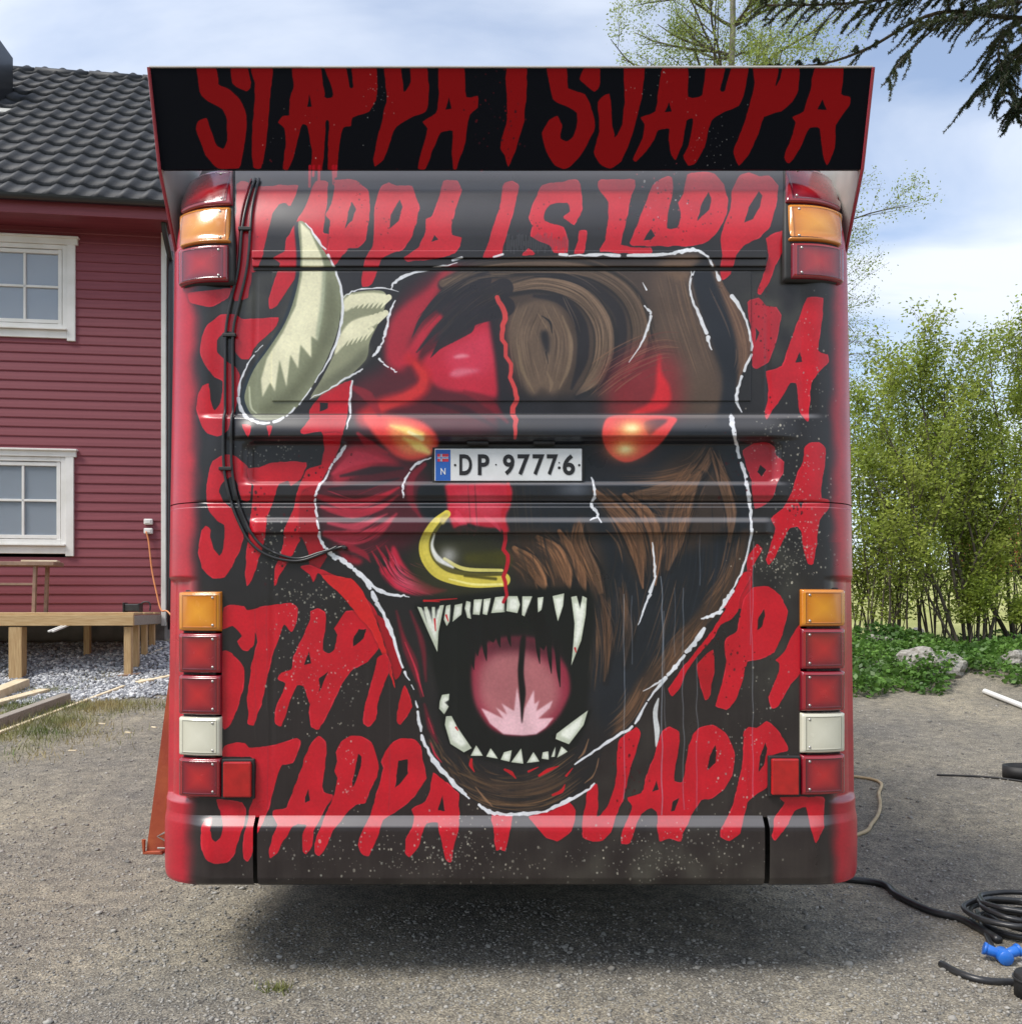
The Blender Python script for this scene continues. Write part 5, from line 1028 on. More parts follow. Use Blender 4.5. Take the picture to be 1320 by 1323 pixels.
def glyph(ch, px0, px1, py0, py1, mat, bold=0.0):
    cu = bpy.data.curves.new('plate_character', 'FONT'); cu.body = ch; cu.size = 1; cu.extrude = .004; cu.offset = bold; cu.resolution_u = 4
    ob = bpy.data.objects.new('tmp', cu); COL.objects.link(ob); dg = bpy.context.evaluated_depsgraph_get(); me = bpy.data.meshes.new_from_object(ob.evaluated_get(dg)); bpy.data.objects.remove(ob)
    co = np.empty(len(me.vertices)*3, np.float32); me.vertices.foreach_get('co', co); co = co.reshape(-1, 3)
    lo, hi = co.min(0), co.max(0); f = (co-lo)/np.maximum(hi-lo, 1e-6)
    x = xpx(px0)+(xpx(px1)-xpx(px0))*f[:, 0]; z = zpy(py1)+(zpy(py0)-zpy(py1))*f[:, 1]; y = PF-.0011+f[:, 2]*.0008*0-co[:, 2]*.05
    me.vertices.foreach_set('co', np.column_stack([x, y, z]).astype(np.float32).ravel()); me.update(); me.materials.clear()
    return link('plate_character', me, mat, plate)
for ch, a, b_ in (('D', 593, 609.5), ('P', 617, 632), ('9', 649.5, 664.5), ('7', 668.5, 684.5), ('7', 688, 703.5), ('7', 706.5, 721), ('6', 727, 743)):
    glyph(ch, a, b_, 586, 613, M_PK, .028)
glyph('N', 568.8, 575, 604, 612.5, M_PW, .01)
for px, py, r_ in ((587.5, 600, 1.6), (748.5, 600, 1.6), (722.5, 603.5, 1.9), (722.5, 597, 1.0), (640.5, 599.5, 1.1)):
    MB().lathe([(.0001, .0012), (r_*MPP, .0010), (r_*MPP, 0)], Matrix.Translation((xpx(px), PF, zpy(py))) @ Matrix.Rotation(R(90), 4, 'X'), 10).build('plate_rivet', M_PK, plate)
for px in (617, 703): MB().box((xpx(px), .012, zpy(571.5)), (28*MPP, .022, 4.5*MPP), bev=.003).build('plate_lamp', M_BLACK, coach)

# ---- cables down the tail
M_CAB = pmat('black_cable', (.018, .018, .02), (.03, .03, .03), 20, .35); M_CABR = pmat('red_sprayed_cable', (.30, .02, .035), (.05, .02, .02), 7, .4)
def tail_path(pts, lift):
    out = []
    for px, py in smooth_open(pts, 8):
        x, z = xpx(px), zpy(py); y = float(relief(px, py)) if 262 < px < 1055 else 0.0
        out.append(Vector((x, min(y, .02)-lift if py > 305 else y-lift, z)))
    return out
MB().tube(tail_path([(319, 212), (315, 250), (311, 300), (307, 345), (298, 385), (291, 425), (290, 470), (290, 540), (290, 600), (297, 640), (308, 672), (325, 702), (350, 719), (385, 725), (415, 716), (437, 706)], .008), .0052, 8).build('cable', M_CAB, coach, True)
MB().tube(tail_path([(324, 212), (322, 260), (322, 300), (318, 345), (308, 390), (300, 430), (300, 500), (300, 560), (300, 600), (306, 640), (317, 672), (332, 698), (352, 713), (385, 722), (415, 714), (446, 706)], .008), .0052, 8).build('cable', M_CABR if False else M_CAB, coach, True)
MB().tube(tail_path([(313, 212), (309, 260), (306, 320), (302, 370)], .005), .003, 6).build('cable', M_CABR, coach, True)
for px, py in ((315, 294), (295, 432), (292, 606)): slab('cable_clip', px-8, px+9, py-2.2, py+2.2, -.016, .016, M_BLACK, bev=.002)
MB().box((xpx(446), -.008, zpy(708)), (.016, .02, .012), bev=.003).build('cable_gland', M_BLACK, coach)

# ---- luggage flap standing ajar on the near side
M_RUST = pmat('red_oxide_primer', (.30, .050, .022), (.40, .09, .03), 9, .55, .15, 60)
fl = MB().prism([(-1.268, .24, 1.28), (-1.304, .24, 1.02), (-1.348, .24, .68), (-1.385, .24, .405), (-1.318, .24, .405), (-1.298, .24, .58), (-1.268, .24, .86), (-1.255, .24, 1.28)], (0, .95, 0)).build('luggage_flap', M_RUST, coach)
MB().tube([(-1.392, .235, .46), (-1.390, .235, .41), (-1.32, .235, .41)], .008, 6).build('flap_edge', M_RUST, fl)
MB().tube([(-1.305, .225, .49), (-1.335, .225, .475), (-1.30, .225, .455), (-1.275, .225, .47), (-1.28, .225, .43), (-1.335, .225, .43)], .004, 6).build('flap_latch', M_SCREW, fl)
# ---------------------------------------------------------------- the red timber house
def hl(px, py, ly=0.0):
    """where the line of sight through a photo pixel meets the house's plane ly: (lx, z)"""
    c, s = math.cos(HROT), math.sin(HROT); ox, oy = -HC.x, -DCAM-HC.y; rx, ry, rz_ = (px-CXP)/FPX, 1.0, -(py-HOR)/FPX
    o = (ox*c+oy*s, -ox*s+oy*c); r = (rx*c+ry*s, -rx*s+ry*c); t = (ly-o[1])/r[1]
    return o[0]+r[0]*t, HCAM+rz_*t
M_SID = pmat('red_siding_paint', (.178, .032, .044), (.215, .043, .056), 5, .55, .12, 40, stretch=(.3, 3, 6)); M_WHT = pmat('white_trim_paint', (.74, .73, .70), (.66, .65, .61), 5, .5, .05, 30)
M_TILE = pmat('dark_roof_tile', (.013, .015, .019), (.026, .029, .035), 7, .55, .25, 120, spec=.35); M_GUT = pmat('black_gutter', (.012, .013, .016), None, rough=.35, coat=.2)
M_PANE = pmat('window_glass', (.55, .62, .70), None, rough=.03, trans=.6, spec=1.0); M_CURT = pmat('pale_curtain', (.42, .45, .48), (.55, .57, .58), 5, .9, stretch=(6, 6, .3)); M_INT = pmat('room_dark', (.02, .022, .026), None, rough=.9)
M_CONC = pmat('concrete_plinth', (.16, .16, .155), (.24, .235, .22), 6, .9, .3, 40)
M_LEAD = pmat('pale_flashing', (.46, .46, .44), (.36, .36, .34), 8, .5)
house = tag(empty('house', (HC.x, HC.y, 0), HROT), 'red timber house with dark tiled roof and white framed windows', 'house')
ZT = hl(215, 302)[1]                                     # soffit height
ZB = hl(215, 800)[1]-.04
wins = []
for (pxr, py0, py1) in ((99, 309, 442), (97, 582, 719)):
    xr, z1 = hl(pxr, py0); z0 = hl(pxr, py1)[1]; wins.append((xr-1.32, xr, z0, z1))
LWALL = 8.0
def board_mesh(h):
    b = MB(); pts = [(0, .0, h*1.02), (0, -.012, h*1.02), (0, -.026, .012), (0, -.022, 0), (0, 0, 0)]
    b.prism(pts, (-1, 0, 0)); return b.mesh('siding_board')
PITCH = .1253; bme = board_mesh(PITCH); bme.materials.append(M_SID)
z = ZB; kb = 0
while z < ZT-.02:
    runs = [(-LWALL, -.06)]
    for (xl, xr, a, b_) in wins:
        if a+.03 < z+PITCH*.5 < b_-.03: runs = [(-LWALL, xl+.05), (xr-.05, -.06)]
    for (a, b_) in runs:
        o = bpy.data.objects.new('siding_board', bme); COL.objects.link(o); o.parent = house; o.location = (b_, 0, z); o.scale = (b_-a, 1, 1)
    z += PITCH; kb += 1
MB().box((.0-LWALL/2, .34, (ZB+ZT)/2), (LWALL-.04, .05, ZT-ZB)).box((-LWALL/2, 9.4, (ZB+ZT)/2), (LWALL, .1, ZT-ZB)).box((-.03, 4.8, (ZB+ZT)/2), (.05, 9.2, ZT-ZB)).build('wall_core', M_INT, house)
gab = MB().prism([(-.004, .06, ZB), (-.004, 9.4, ZB), (-.004, 9.4, ZT), (-.004, 4.7, ZT+4.4), (-.004, .06, ZT)], (.02, 0, 0)).build('gable_wall', M_SID, house)
MB().box((-LWALL/2, 4.7, ZB/2), (LWALL-.1, 9.2, ZB-.02)).build('foundation', M_CONC, house)
MB().box((-.03, -.018, (ZB+ZT)/2), (.062, .04, ZT-ZB+.1), bev=.004).build('corner_board', M_WHT, house)
MB().tube(smoothp([(.06, -.36, ZT+.03), (.06, -.30, ZT-.12), (.075, -.10, ZT-.38), (.075, -.075, ZT-.55), (.075, -.075, 2.6), (.075, -.075, ZB-.1)], 4), .038, 12).build('downpipe', M_GUT, house, True)
for (xl, xr, z0, z1) in wins:
    cx = (xl+xr)/2
    w = MB().box((xl+.055, -.035, (z0+z1)/2-.02), (.105, .036, z1-z0-.04), bev=.004).box((xr-.055, -.035, (z0+z1)/2-.02), (.105, .036, z1-z0-.04), bev=.004).box((cx, -.036, z1-.055), (xr-xl+.06, .045, .085), bev=.004).box((cx, -.034, z0+.085), (xr-xl-.215, .034, .105), bev=.004).build('window', M_WHT, house)
    MB().box((cx, -.048, z1-.006), (xr-xl+.10, .085, .024), bev=.004).build('head_drip', M_WHT, w)
    MB().box((cx, -.052, z0+.150), (xr-xl-.205, .075, .022), bev=.003).build('sill', M_WHT, w)
    xa, xb, za, zb = xl+.11, xr-.11, z0+.165, z1-.10
    f = MB()
    for q in ((xa+.03, .06), (xb-.03, .06)): f.box((q[0], -.012, (za+zb)/2), (q[1], .05, zb-za), bev=.004)
    for q in (za+.03, zb-.03): f.box(((xa+xb)/2, -.012, q), (xb-xa-.12, .05, .06), bev=.004)
    f.build('frame', M_WHT, w)
    xa += .07; xb -= .07; za += .07; zb -= .07
    s_ = MB()
    for q in (xa+.025, xb-.025): s_.box((q, -.002, (za+zb)/2), (.05, .045, zb-za+.02), bev=.003)
    for q in (za+.025, zb-.025): s_.box(((xa+xb)/2, -.002, q), (xb-xa-.1, .045, .05), bev=.003)
    s_.build('sash', M_WHT, w)
    MB().box(((xa+xb)/2, -.004, (za+zb)/2), (.03, .034, zb-za-.1), bev=.003).build('muntin', M_WHT, w); MB().box(((xa+xb)/2, -.005, (za+zb)/2), (xb-xa-.1, .032, .03), bev=.003).build('muntin', M_WHT, w)
    for fx in (0, 1):
        for fz in (0, 1):
            hx, hz = (xb-xa)/2-.065, (zb-za)/2-.065
            MB().box((xa+.05+.5*hx+fx*(hx+.03), .008, za+.05+.5*hz+fz*(hz+.03)), (hx+.01, .006, hz+.01)).build('pane', M_PANE, w)
    nn = 60; V = []
    for i in range(nn+1):
        xx = xa+(xb-xa)*i/nn; yy = .16+.022*math.sin(i*1.05)+.012*math.sin(i*2.3)
        V += [(xx, yy, za-.05), (xx, yy, zb+.05)]
    npmesh('curtain', V, [(2*i, 2*i+2, 2*i+3, 2*i+1) for i in range(nn)], M_CURT, w, True)
# eaves, gutter, roof
TAN = .95; PA = math.atan(TAN); EY = -.46; EZ = hl(215, 262, EY-.1)[1]
SL = next(s for s in np.arange(3, 9, .02) if EZ+s*math.sin(PA)+.09 >= hl(190, 101, EY-.04+s*math.cos(PA))[1])
MB().box((-LWALL/2+.15, EY/2, ZT+.012), (LWALL+.5, -EY+.02, .022)).build('soffit', M_SID, house)
MB().box((-LWALL/2+.15, EY-.012, (ZT+EZ)/2), (LWALL+.5, .024, EZ-ZT+.03), bev=.003).build('fascia', M_SID, house)
gp_ = [(math.cos(a)*.065, math.sin(a)*.065) for a in np.linspace(math.pi, 2*math.pi, 9)]
g_ = MB(); g_.prism([(.38, EY-.09+y, EZ+.01+z_) for y, z_ in gp_]+[(.38, EY-.09+y*.9, EZ+.012+z_*.85) for y, z_ in gp_[::-1]], (-LWALL-.8, 0, 0)); g_.build('gutter', M_GUT, house)
roof = MB().prism([(.40, EY-.04, EZ), (.40, EY-.04+SL*math.cos(PA), EZ+SL*math.sin(PA)), (.40, 9.9, EZ), (.40, 9.9, EZ-.05), (.40, EY-.04+SL*math.cos(PA), EZ+SL*math.sin(PA)-.12), (.40, EY, EZ-.04)], (-LWALL-.8, 0, 0)).build('roof', M_TILE, house)
TW, TL = .30, .415
def tile_mesh(cols=1):
    V, F = [], []; n_ = 8
    for c in range(cols):
        b0 = len(V)
        for (v, w) in ((-.012, .010), (0.0, .062), (TL+.03, .016)):
            for i in range(n_+1):
                u = i/n_; h = .020*math.cos(2*math.pi*(u-.30))+.006*math.cos(4*math.pi*(u-.3))
                V.append((c*TW+u*TW*.995, v, w+h-(0 if v >= 0 else .012)))
        for r in range(2):
            for i in range(n_): F.append((b0+r*(n_+1)+i, b0+r*(n_+1)+i+1, b0+(r+1)*(n_+1)+i+1, b0+(r+1)*(n_+1)+i))
    me = bpy.data.meshes.new('roof_tile'); me.from_pydata(V, [], F); me.materials.append(M_TILE); me.update(); me.polygons.foreach_set('use_smooth', np.ones(len(F), bool))
    return me
tme = tile_mesh(); NR = int(SL/TL)
e = bpy.data.objects.new
for r in range(NR+1):
    v = -.03+r*TL; yy, zz = EY-.06+v*math.cos(PA), EZ+.015+v*math.sin(PA)
    for c in range(13):
        o = bpy.data.objects.new('roof_tile', tme); COL.objects.link(o); o.parent = roof
        o.location = (.40-(c+1)*TW, yy, zz); o.rotation_euler = (PA+random.uniform(-.004, .004), 0, 0)
V, F = [], []
base = np.array([v.co[:] for v in tme.vertices]); bf = np.array([p.vertices[:] for p in tme.polygons])
for r in range(NR+1):
    v = -.03+r*TL; yy, zz = EY-.06+v*math.cos(PA), EZ+.015+v*math.sin(PA)
    for c in range(13, 28):
        q = base.copy(); y2 = q[:, 1]*math.cos(PA)-q[:, 2]*math.sin(PA); z2 = q[:, 1]*math.sin(PA)+q[:, 2]*math.cos(PA)
        F.append(bf+len(V)*len(base)); V.append(np.column_stack([q[:, 0]+.40-(c+1)*TW, y2+yy, z2+zz]))
o = npmesh('roof_tiling', np.vstack(V), np.vstack(F), M_TILE, roof, True); o['kind'] = 'stuff'
ry, rz2 = EY-.04+SL*math.cos(PA), EZ+SL*math.sin(PA)
for k in range(9):
    MB().tube([(.42-k*.9, ry, rz2+.045), (-.46-k*.9, ry, rz2+.045)], [.085, .095], 10).build('ridge_cap', M_TILE, roof, True)
MB().tube([(.42, EY-.03, EZ+.05), (.42, ry, rz2+.06)], .03, 6).build('verge_trim', M_TILE, roof)
for k in range(10): MB().box((.1-k*.62, EY-.035+.03, EZ+.045), (.012, .17, .012), Matrix.Rotation(PA, 3, 'X')).build('gutter_bracket', M_GUT, roof)
# chimney foot at the edge of view
cxl = hl(-6, 165, 2.2)[0]; 
yy = 2.15; zz = EZ+.015+(yy-EY)*TAN
MB().box((cxl-.25, yy+.25, zz+.45), (.62, .6, 1.5), bev=.02).build('chimney', M_GUT, roof)
MB().box((cxl+.02, yy-.16, zz-.06), (.78, .20, .03), Matrix.Rotation(PA, 3, 'X'), bev=.01).build('chimney_flashing', M_LEAD, roof)

# ---------------------------------------------------------------- deck under construction
M_WOOD = pmat('new_pine', (.42, .27, .12), (.55, .39, .20), 6, .7, .15, 50, stretch=(1, 14, 14), detail=4); M_WOODV = pmat('new_pine_post', (.40, .25, .11), (.54, .38, .19), 6, .7, .15, 50, stretch=(14, 14, 1), detail=4)
M_GREYW = pmat('weathered_pine', (.24, .21, .175), (.36, .32, .27), 6, .8, .2, 60, stretch=(1, 14, 14)); M_PALEW = pmat('pale_offcut', (.62, .50, .32), (.74, .64, .46), 7, .75, .1, 50)
M_BENCH = pmat('brown_trestle_wood', (.22, .14, .10), (.32, .21, .15), 7, .75, .1, 50)
deck = tag(empty('deck', (HC.x, HC.y, 0), HROT), 'unfinished timber deck on short posts along the red house', 'deck')
DF = -1.28; xr = hl(173, 800, DF)[0]; DZ = hl(100, 794.5, DF)[1]; DH = DZ-hl(100, 808.5, DF)[1]
def dbar(name, a, b_, w, h, m): return MB().span(a, b_, w, h, .004).build(name, m, deck)
dbar('front_beam', (xr, DF, DZ-DH/2), (-6.2, DF, DZ-DH/2), .046, DH, M_WOOD)
dbar('side_beam', (xr-.023, DF+.025, DZ-DH/2-.003), (xr-.023, -.05, DZ-DH/2-.003), .046, DH-.01, M_GREYW)
dbar('ledger', (xr-.05, -.052, DZ-DH/2-.02), (-6.2, -.052, DZ-DH/2-.02), .046, DH-.02, M_WOOD)
for k in range(9): dbar('joist', (xr-.65-k*.62, DF+.03, DZ-DH/2-.012), (xr-.65-k*.62, -.08, DZ-DH/2-.012), .046, DH-.025, M_WOOD)
for k in range(8):
    ly = DF+.07+k*.152
    o = MB().box(((xr-6.2)/2, ly, DZ+.0135), (6.2+xr-.02*(k % 3), .142, .027), bev=.003).build('deck_board', M_WOOD, deck)
for px, w, ly in ((23, .15, DF+.06), (113, .075, -.55), (166, .085, DF+.06), (-70, .15, DF+.06)):
    lx = hl(px, 840, ly)[0]; wx = HC.x+lx*math.cos(HROT)-ly*math.sin(HROT); wy = HC.y+lx*math.sin(HROT)+ly*math.cos(HROT); zb = gzs(wx, wy)-.06
    dbar('post', (lx, ly, zb), (lx, ly, DZ-.145 if abs(ly-DF) < .1 else DZ-DH), w, w, M_WOODV)
for ly in (-.95, -.6, -.25):
    lx = xr-.07; wx = HC.x+lx*math.cos(HROT)-ly*math.sin(HROT); wy = HC.y+lx*math.sin(HROT)+ly*math.cos(HROT)
    dbar('post', (lx, ly, gzs(wx, wy)-.06), (lx, ly, DZ-DH), .07, .07, M_WOODV)

bench = tag(empty('trestle_bench', (HC.x, HC.y, 0), HROT), 'brown wooden trestle bench with scraps on top standing on the deck', 'bench')
bl = -.62; DT = DZ+.027; bx, bz = hl(76, 727, bl)
MB().box((bx-1.3, bl, bz-.02), (2.6, .34, .05), bev=.004).build('bench_top', M_BENCH, bench)
for lx, ly in ((bx-.26, bl-.11), (bx-.20, bl+.11), (bx-2.3, bl-.11), (bx-2.3, bl+.11)): MB().span((lx, ly, DT-.004), (lx+.02, ly, bz-.045), .04, .05, .003, (0, 1, 0)).build('leg', M_BENCH, bench)
zz = hl(20, 755, bl)[1]; MB().span((bx-.26, bl-.11, zz), (bx-2.3, bl-.11, zz), .03, .03, .003).build('rail', M_BENCH, bench)
sc = MB().box((0, 0, .012), (.42, .16, .022), Matrix.Rotation(.12, 3, 'Z'), bev=.004).build('wood_offcut', M_PALEW)
sc.location = house.matrix_world @ Vector((0, 0, 0)); 
def hworld(lx, ly, z): return Vector((HC.x+lx*math.cos(HROT)-ly*math.sin(HROT), HC.y+lx*math.sin(HROT)+ly*math.cos(HROT), z))
sc.location = hworld(bx-.22, bl, bz+.004); sc.rotation_euler = (0, 0, HROT); tag(sc, 'pale board offcut lying on top of the trestle bench', 'board')

# charger on the deck
M_TOOL = pmat('black_tool_plastic', (.014, .018, .020), (.03, .034, .036), 20, .45)
ctl = tag(empty('battery_charger', (0, 0, 0)), 'black site charger with carrying handle on the deck by the wall', 'tool')
bxl, _ = hl(177, 785, -.30); ctl.location = hworld(bxl, -.30, DT-.002); ctl.rotation_euler = (0, 0, HROT)
MB().box((-.05, 0, .062), (.19, .15, .105), bev=.014, seg=2).box((-.15, 0, .066), (.022, .17, .13), bev=.006).box((.045, 0, .06), (.018, .165, .12), bev=.006).build('body', M_TOOL, ctl)
MB().tube(smoothp([(.045, 0, .10), (.08, 0, .135), (.15, 0, .135), (.17, 0, .09), (.165, 0, .02)], 4), .010, 8).build('handle', M_TOOL, ctl, True)

# outdoor sockets with orange lead
M_SOCK = pmat('white_socket', (.72, .71, .68), (.66, .65, .62), 20, .4); M_ORG = pmat('orange_flex', (.62, .20, .06), (.72, .30, .12), 9, .5)
for k, py in enumerate((674.5, 686.5)):
    lx, z_ = hl(193, py); s_ = MB().box((0, 0, 0), (.115, .05, .078), bev=.012, seg=2).build('wall_socket', M_SOCK); s_.location = hworld(lx, -.045, z_); s_.rotation_euler = (0, 0, HROT)
    tag(s_, ('white wall socket on the red siding with nothing plugged in', 'white wall socket on the red siding with orange lead plugged in')[k], 'socket')
    MB().box((0, -.027, 0), (.07, .012, .05), bev=.005).build('socket_lid', M_SOCK, s_)
    if k == 1:
        P0 = hworld(lx-.02, -.085, z_-.01)
        pth = [P0] + [hworld(*(hl(px, py2, ly)[0], ly, hl(px, py2, ly)[1])) for px, py2, ly in ((192, 700, -.09), (196, 735, -.12), (202, 765, -.18), (208, 788, -.24))]
        last = pth[-1]; lxr = house_local(last.x, last.y); pth.append(hworld(float(lxr[0])+.10, -.30, DT+.01)); pth[-2].z = max(pth[-2].z, DT+.012); pth.append(hworld(float(lxr[0])+.25, -.4, DT-.15))
        o = MB().tube(smoothp(pth, 6), .011, 8).build('extension_lead', M_ORG, None, True); tag(o, 'orange lead hanging from the socket to the deck', 'cable')
# two white offcuts poking out under the beam
for k in (0, 1):
    lx, z_ = hl(76+k*5, 812, DF); a = hworld(lx+.05, DF+.02, z_+.035); b_ = hworld(lx-.02, DF-.25, z_-.03)
    o = MB().span(a, b_, .03, .02, .003).build('white_batten', M_WHT); tag(o, ('short white batten below the deck beam, nearer the thick corner post', 'short white batten below the deck beam, nearer the thin middle post')[k], 'batten', 'white battens under the deck')
# ---------------------------------------------------------------- ground lookup
def gp(px, py, lift=0.0):
    """where the line of sight through a photo pixel meets the terrain"""
    d = 3.0
    for _ in range(400):
        p = at(px, py, d)
        if p.z <= gzs(p.x, p.y): break
        d += .05
    p = at(px, py, d); p.z = gzs(p.x, p.y)+lift; return p

# ---------------------------------------------------------------- planks in the grass
def plank(name, a, b_, w, h, m, label, cat='plank', group=None, extra=0.0):
    a, b_ = Vector(a), Vector(b_); o = MB().span(a+Vector((0, 0, h/2)), b_+Vector((0, 0, h/2)), w, h, .004).build(name, m); tag(o, label, cat, group); return o
plank('plank', gp(-40, 918), gp(30, 889), .15, .10, M_PALEW, 'stout pale timber end lying in the grass by the deck post')
plank('plank', gp(-60, 928), gp(58, 896), .14, .05, M_PALEW, 'pale plank lying in the grass between two thicker timbers')
plank('plank', gp(-60, 962), gp(86, 908), .10, .10, M_GREYW, 'grey weathered square timber lying in the grass')
plank('plank', gp(-30, 962), gp(160, 889), .045, .03, M_PALEW, 'long thin yellow batten lying along the edge of the grass')
plank('plank', gp(176, 884), gp(238, 872), .20, .03, M_PALEW, 'wide pale board offcut lying on crushed stone beside the coach')
plank('plank', gp(166, 893), gp(250, 880), .05, .02, M_GREYW, 'narrow grey batten on the ground behind the coach flap')
plank('plank', gp(152, 876), gp(182, 873), .05, .03, M_BENCH, 'short brown batten end lying on the crushed stone')
plank('plank', gp(186, 849), gp(214, 837), .06, .02, M_PALEW, 'small pale board scrap on crushed stone by the deck posts')
M_CHIP = M_PALEW
for k, (px, py, lab) in enumerate(((88, 972, 'small pale wood chip alone on the open gravel'), (196, 941, 'pale wood chip on gravel right beside the coach flap'), (162, 947, 'pale wood chip on gravel between grass and coach'), (128, 936, 'pale wood chip at the edge of the dry grass'))):
    p = gp(px, py); a = random.uniform(-.6, .4); q = Vector((math.cos(a), math.sin(a), 0))*.07; e1 = p+q; e1.z = gzs(e1.x, e1.y)
    o = plank('wood_chip', p-Vector((0, 0, .004)), e1-Vector((0, 0, .004)), .022, .012, M_CHIP, lab, 'wood chip', 'wood chips on the gravel')

# ---------------------------------------------------------------- blades and leaves
def quads(name, C, U, Vv, mat, parent=None, bend=None):
    """leaf quads: centre C, half axis U (length), half axis Vv (width); pointed at both ends"""
    n = len(C); P = np.stack([C-U, C-U*.1+Vv, C+U, C-U*.1-Vv], 1).reshape(-1, 3)
    i = np.arange(n)*4; F = np.stack([i, i+1, i+2, i+3], 1)
    return npmesh(name, P, F, mat, parent)
def rand_dirs(r, n):
    v = r.normal(size=(n, 3)); return v/np.linalg.norm(v, axis=1)[:, None]
def leaves(name, C, ln, wd, mat, parent, seed, droop=0.0):
    r = np.random.default_rng(seed); n = len(C); d = rand_dirs(r, n); d[:, 2] = d[:, 2]*.6-droop; d /= np.linalg.norm(d, axis=1)[:, None]
    w = np.cross(d, rand_dirs(r, n)); w /= np.linalg.norm(w, axis=1)[:, None]+1e-9
    s = r.uniform(.6, 1.25, n)[:, None]
    return quads(name, C+d*ln*s, d*ln*s, w*wd*s, mat, parent)
M_GRASS = leafmat('grass_blade', (.10, .15, .03), (.40, .33, .15), .3)
r = np.random.default_rng(8); C = []
def blades(name, X, Y, h, label, seed, mat=M_GRASS):
    r = np.random.default_rng(seed); n = len(X); Z = gz(X, Y); hh = r.uniform(.4, 1.2, n)*h
    tilt = r.normal(0, .45, (n, 2)); T = np.column_stack([tilt*hh[:, None], hh]); B = np.column_stack([X, Y, Z-.005]); a = r.uniform(0, 6.28, n); w = np.column_stack([np.cos(a), np.sin(a), np.zeros(n)])*(.0035+.02*h)[..., None] if not np.isscalar(h) else np.column_stack([np.cos(a), np.sin(a), np.zeros(n)])*(.0025+.012*h)
    P = np.stack([B-w, B+w, B+T*.6+w*.7, B+T], 1).reshape(-1, 3); i = np.arange(n)*4
    return tag(npmesh(name, P, np.stack([i, i+1, i+2, i+3], 1), mat), label, None, kind='stuff')
X, Y = [], []
for px, py, n_, s_ in ((40, 912, 700, .28), (128, 918, 600, .22), (30, 945, 1000, .34), (60, 925, 500, .3), (170, 912, 300, .25), (75, 935, 400, .2), (85, 955, 300, .35), (20, 980, 160, .3), (200, 915, 120, .3), (130, 880, 120, .2), (60, 895, 350, .18), (140, 912, 250, .15)):
    p = gp(px, py); X.append(r.normal(p.x, s_, n_)); Y.append(r.normal(p.y, s_*.6, n_))
blades('grass', np.concatenate(X), np.concatenate(Y), .075, 'patchy short grass around the planks by the stone bed', 9)
p = gp(358, 1284); blades('grass_tuft', r.normal(p.x, .03, 90), r.normal(p.y, .02, 90), .035, 'small tuft of grass in the gravel behind the coach', 10)

# ---------------------------------------------------------------- bank, rocks, ground cover
M_ROCK = pmat('lichened_rock', (.20, .185, .16), (.42, .40, .36), 7, .9, .7, 22, detail=8); M_EARTH = pmat('rooty_earth', (.05, .038, .026), (.13, .10, .07), 14, .95, .8, 30)
def rock(px, py, w, h, dpt, seed, label, rz_=0):
    p = gp(px, py); bm = bmesh.new(); bmesh.ops.create_icosphere(bm, subdivisions=4, radius=1.0)
    for v in bm.verts:
        q = v.co*1.1+Vector((seed*3.1, seed, 0)); f = 1+.34*mnoise.noise(q)+.20*mnoise.noise(q*2.3)+.09*mnoise.noise(q*5.5)
        c = mnoise.cell(q*1.3); v.co = v.co*f*(1+.06*c)
    me = bpy.data.meshes.new('rock'); bm.to_mesh(me); bm.free(); o = link('rock', me, M_ROCK, None, False); o.scale = (w, dpt, h); o.location = p+Vector((0, dpt*.8, h*.35)); o.rotation_euler = (0, .12, rz_)
    return tag(o, label, 'rock', None)
rock(1214, 878, .44, .26, .30, 1.7, 'large pale lichened boulder half buried among green weeds', .3)
rock(1322, 868, .22, .16, .2, 5.2, 'smaller pale rock between weeds and tree stump', .8)
rock(1142, 838, .22, .13, .2, 9.3, 'low mossy rock at the foot of the thin stems')
rock(1186, 822, .2, .17, .2, 4.1, 'dark root-grown rock beside the thin stems')
rr = np.random.default_rng(21)
M_WEED = leafmat('nettle_leaf', (.065, .15, .028), (.16, .30, .055), .4)
n = 42000; X = rr.uniform(3.6, 9.5, n); Yd = rr.uniform(9.7, 12.6, n); edge = 10.1+.32*np.sin(X*2.6)+.2*np.sin(X*6.1)-.09*(X-4)
dens = .5+.5*np.sin(X*3.3+1)*np.sin(Yd*4.1); keep = (Yd > edge) & (rr.uniform(0, 1, n) < .45+.55*dens)
X, Yd = X[keep], Yd[keep]; hgt = rr.uniform(0, 1, len(X))**.8*(.12+.22*np.clip(np.sin(X*2.1)*np.sin(Yd*3+X), 0, 1))
o = leaves('weeds', np.column_stack([X, Yd-DCAM, gz(X, Yd-DCAM)+hgt]), .036, .024, M_WEED, None, 22, .25)
tag(o, 'low green nettles and weeds covering the bank under the bushes', None, kind='stuff')

# ---------------------------------------------------------------- woody plants
M_BARK = pmat('dark_bark', (.060, .048, .036), (.13, .11, .085), 14, .9, .4, 50, stretch=(1, 1, .3)); M_BARKG = pmat('birch_bark', (.16, .15, .11), (.30, .28, .21), 9, .85, .2, 40)
M_LEAF = leafmat('spring_leaf', (.24, .32, .045), (.40, .46, .09), .5); M_BIRL = leafmat('birch_leaf', (.24, .31, .06), (.36, .42, .12), .5); M_NEED = leafmat('spruce_needle', (.030, .050, .016), (.075, .095, .028), .2)

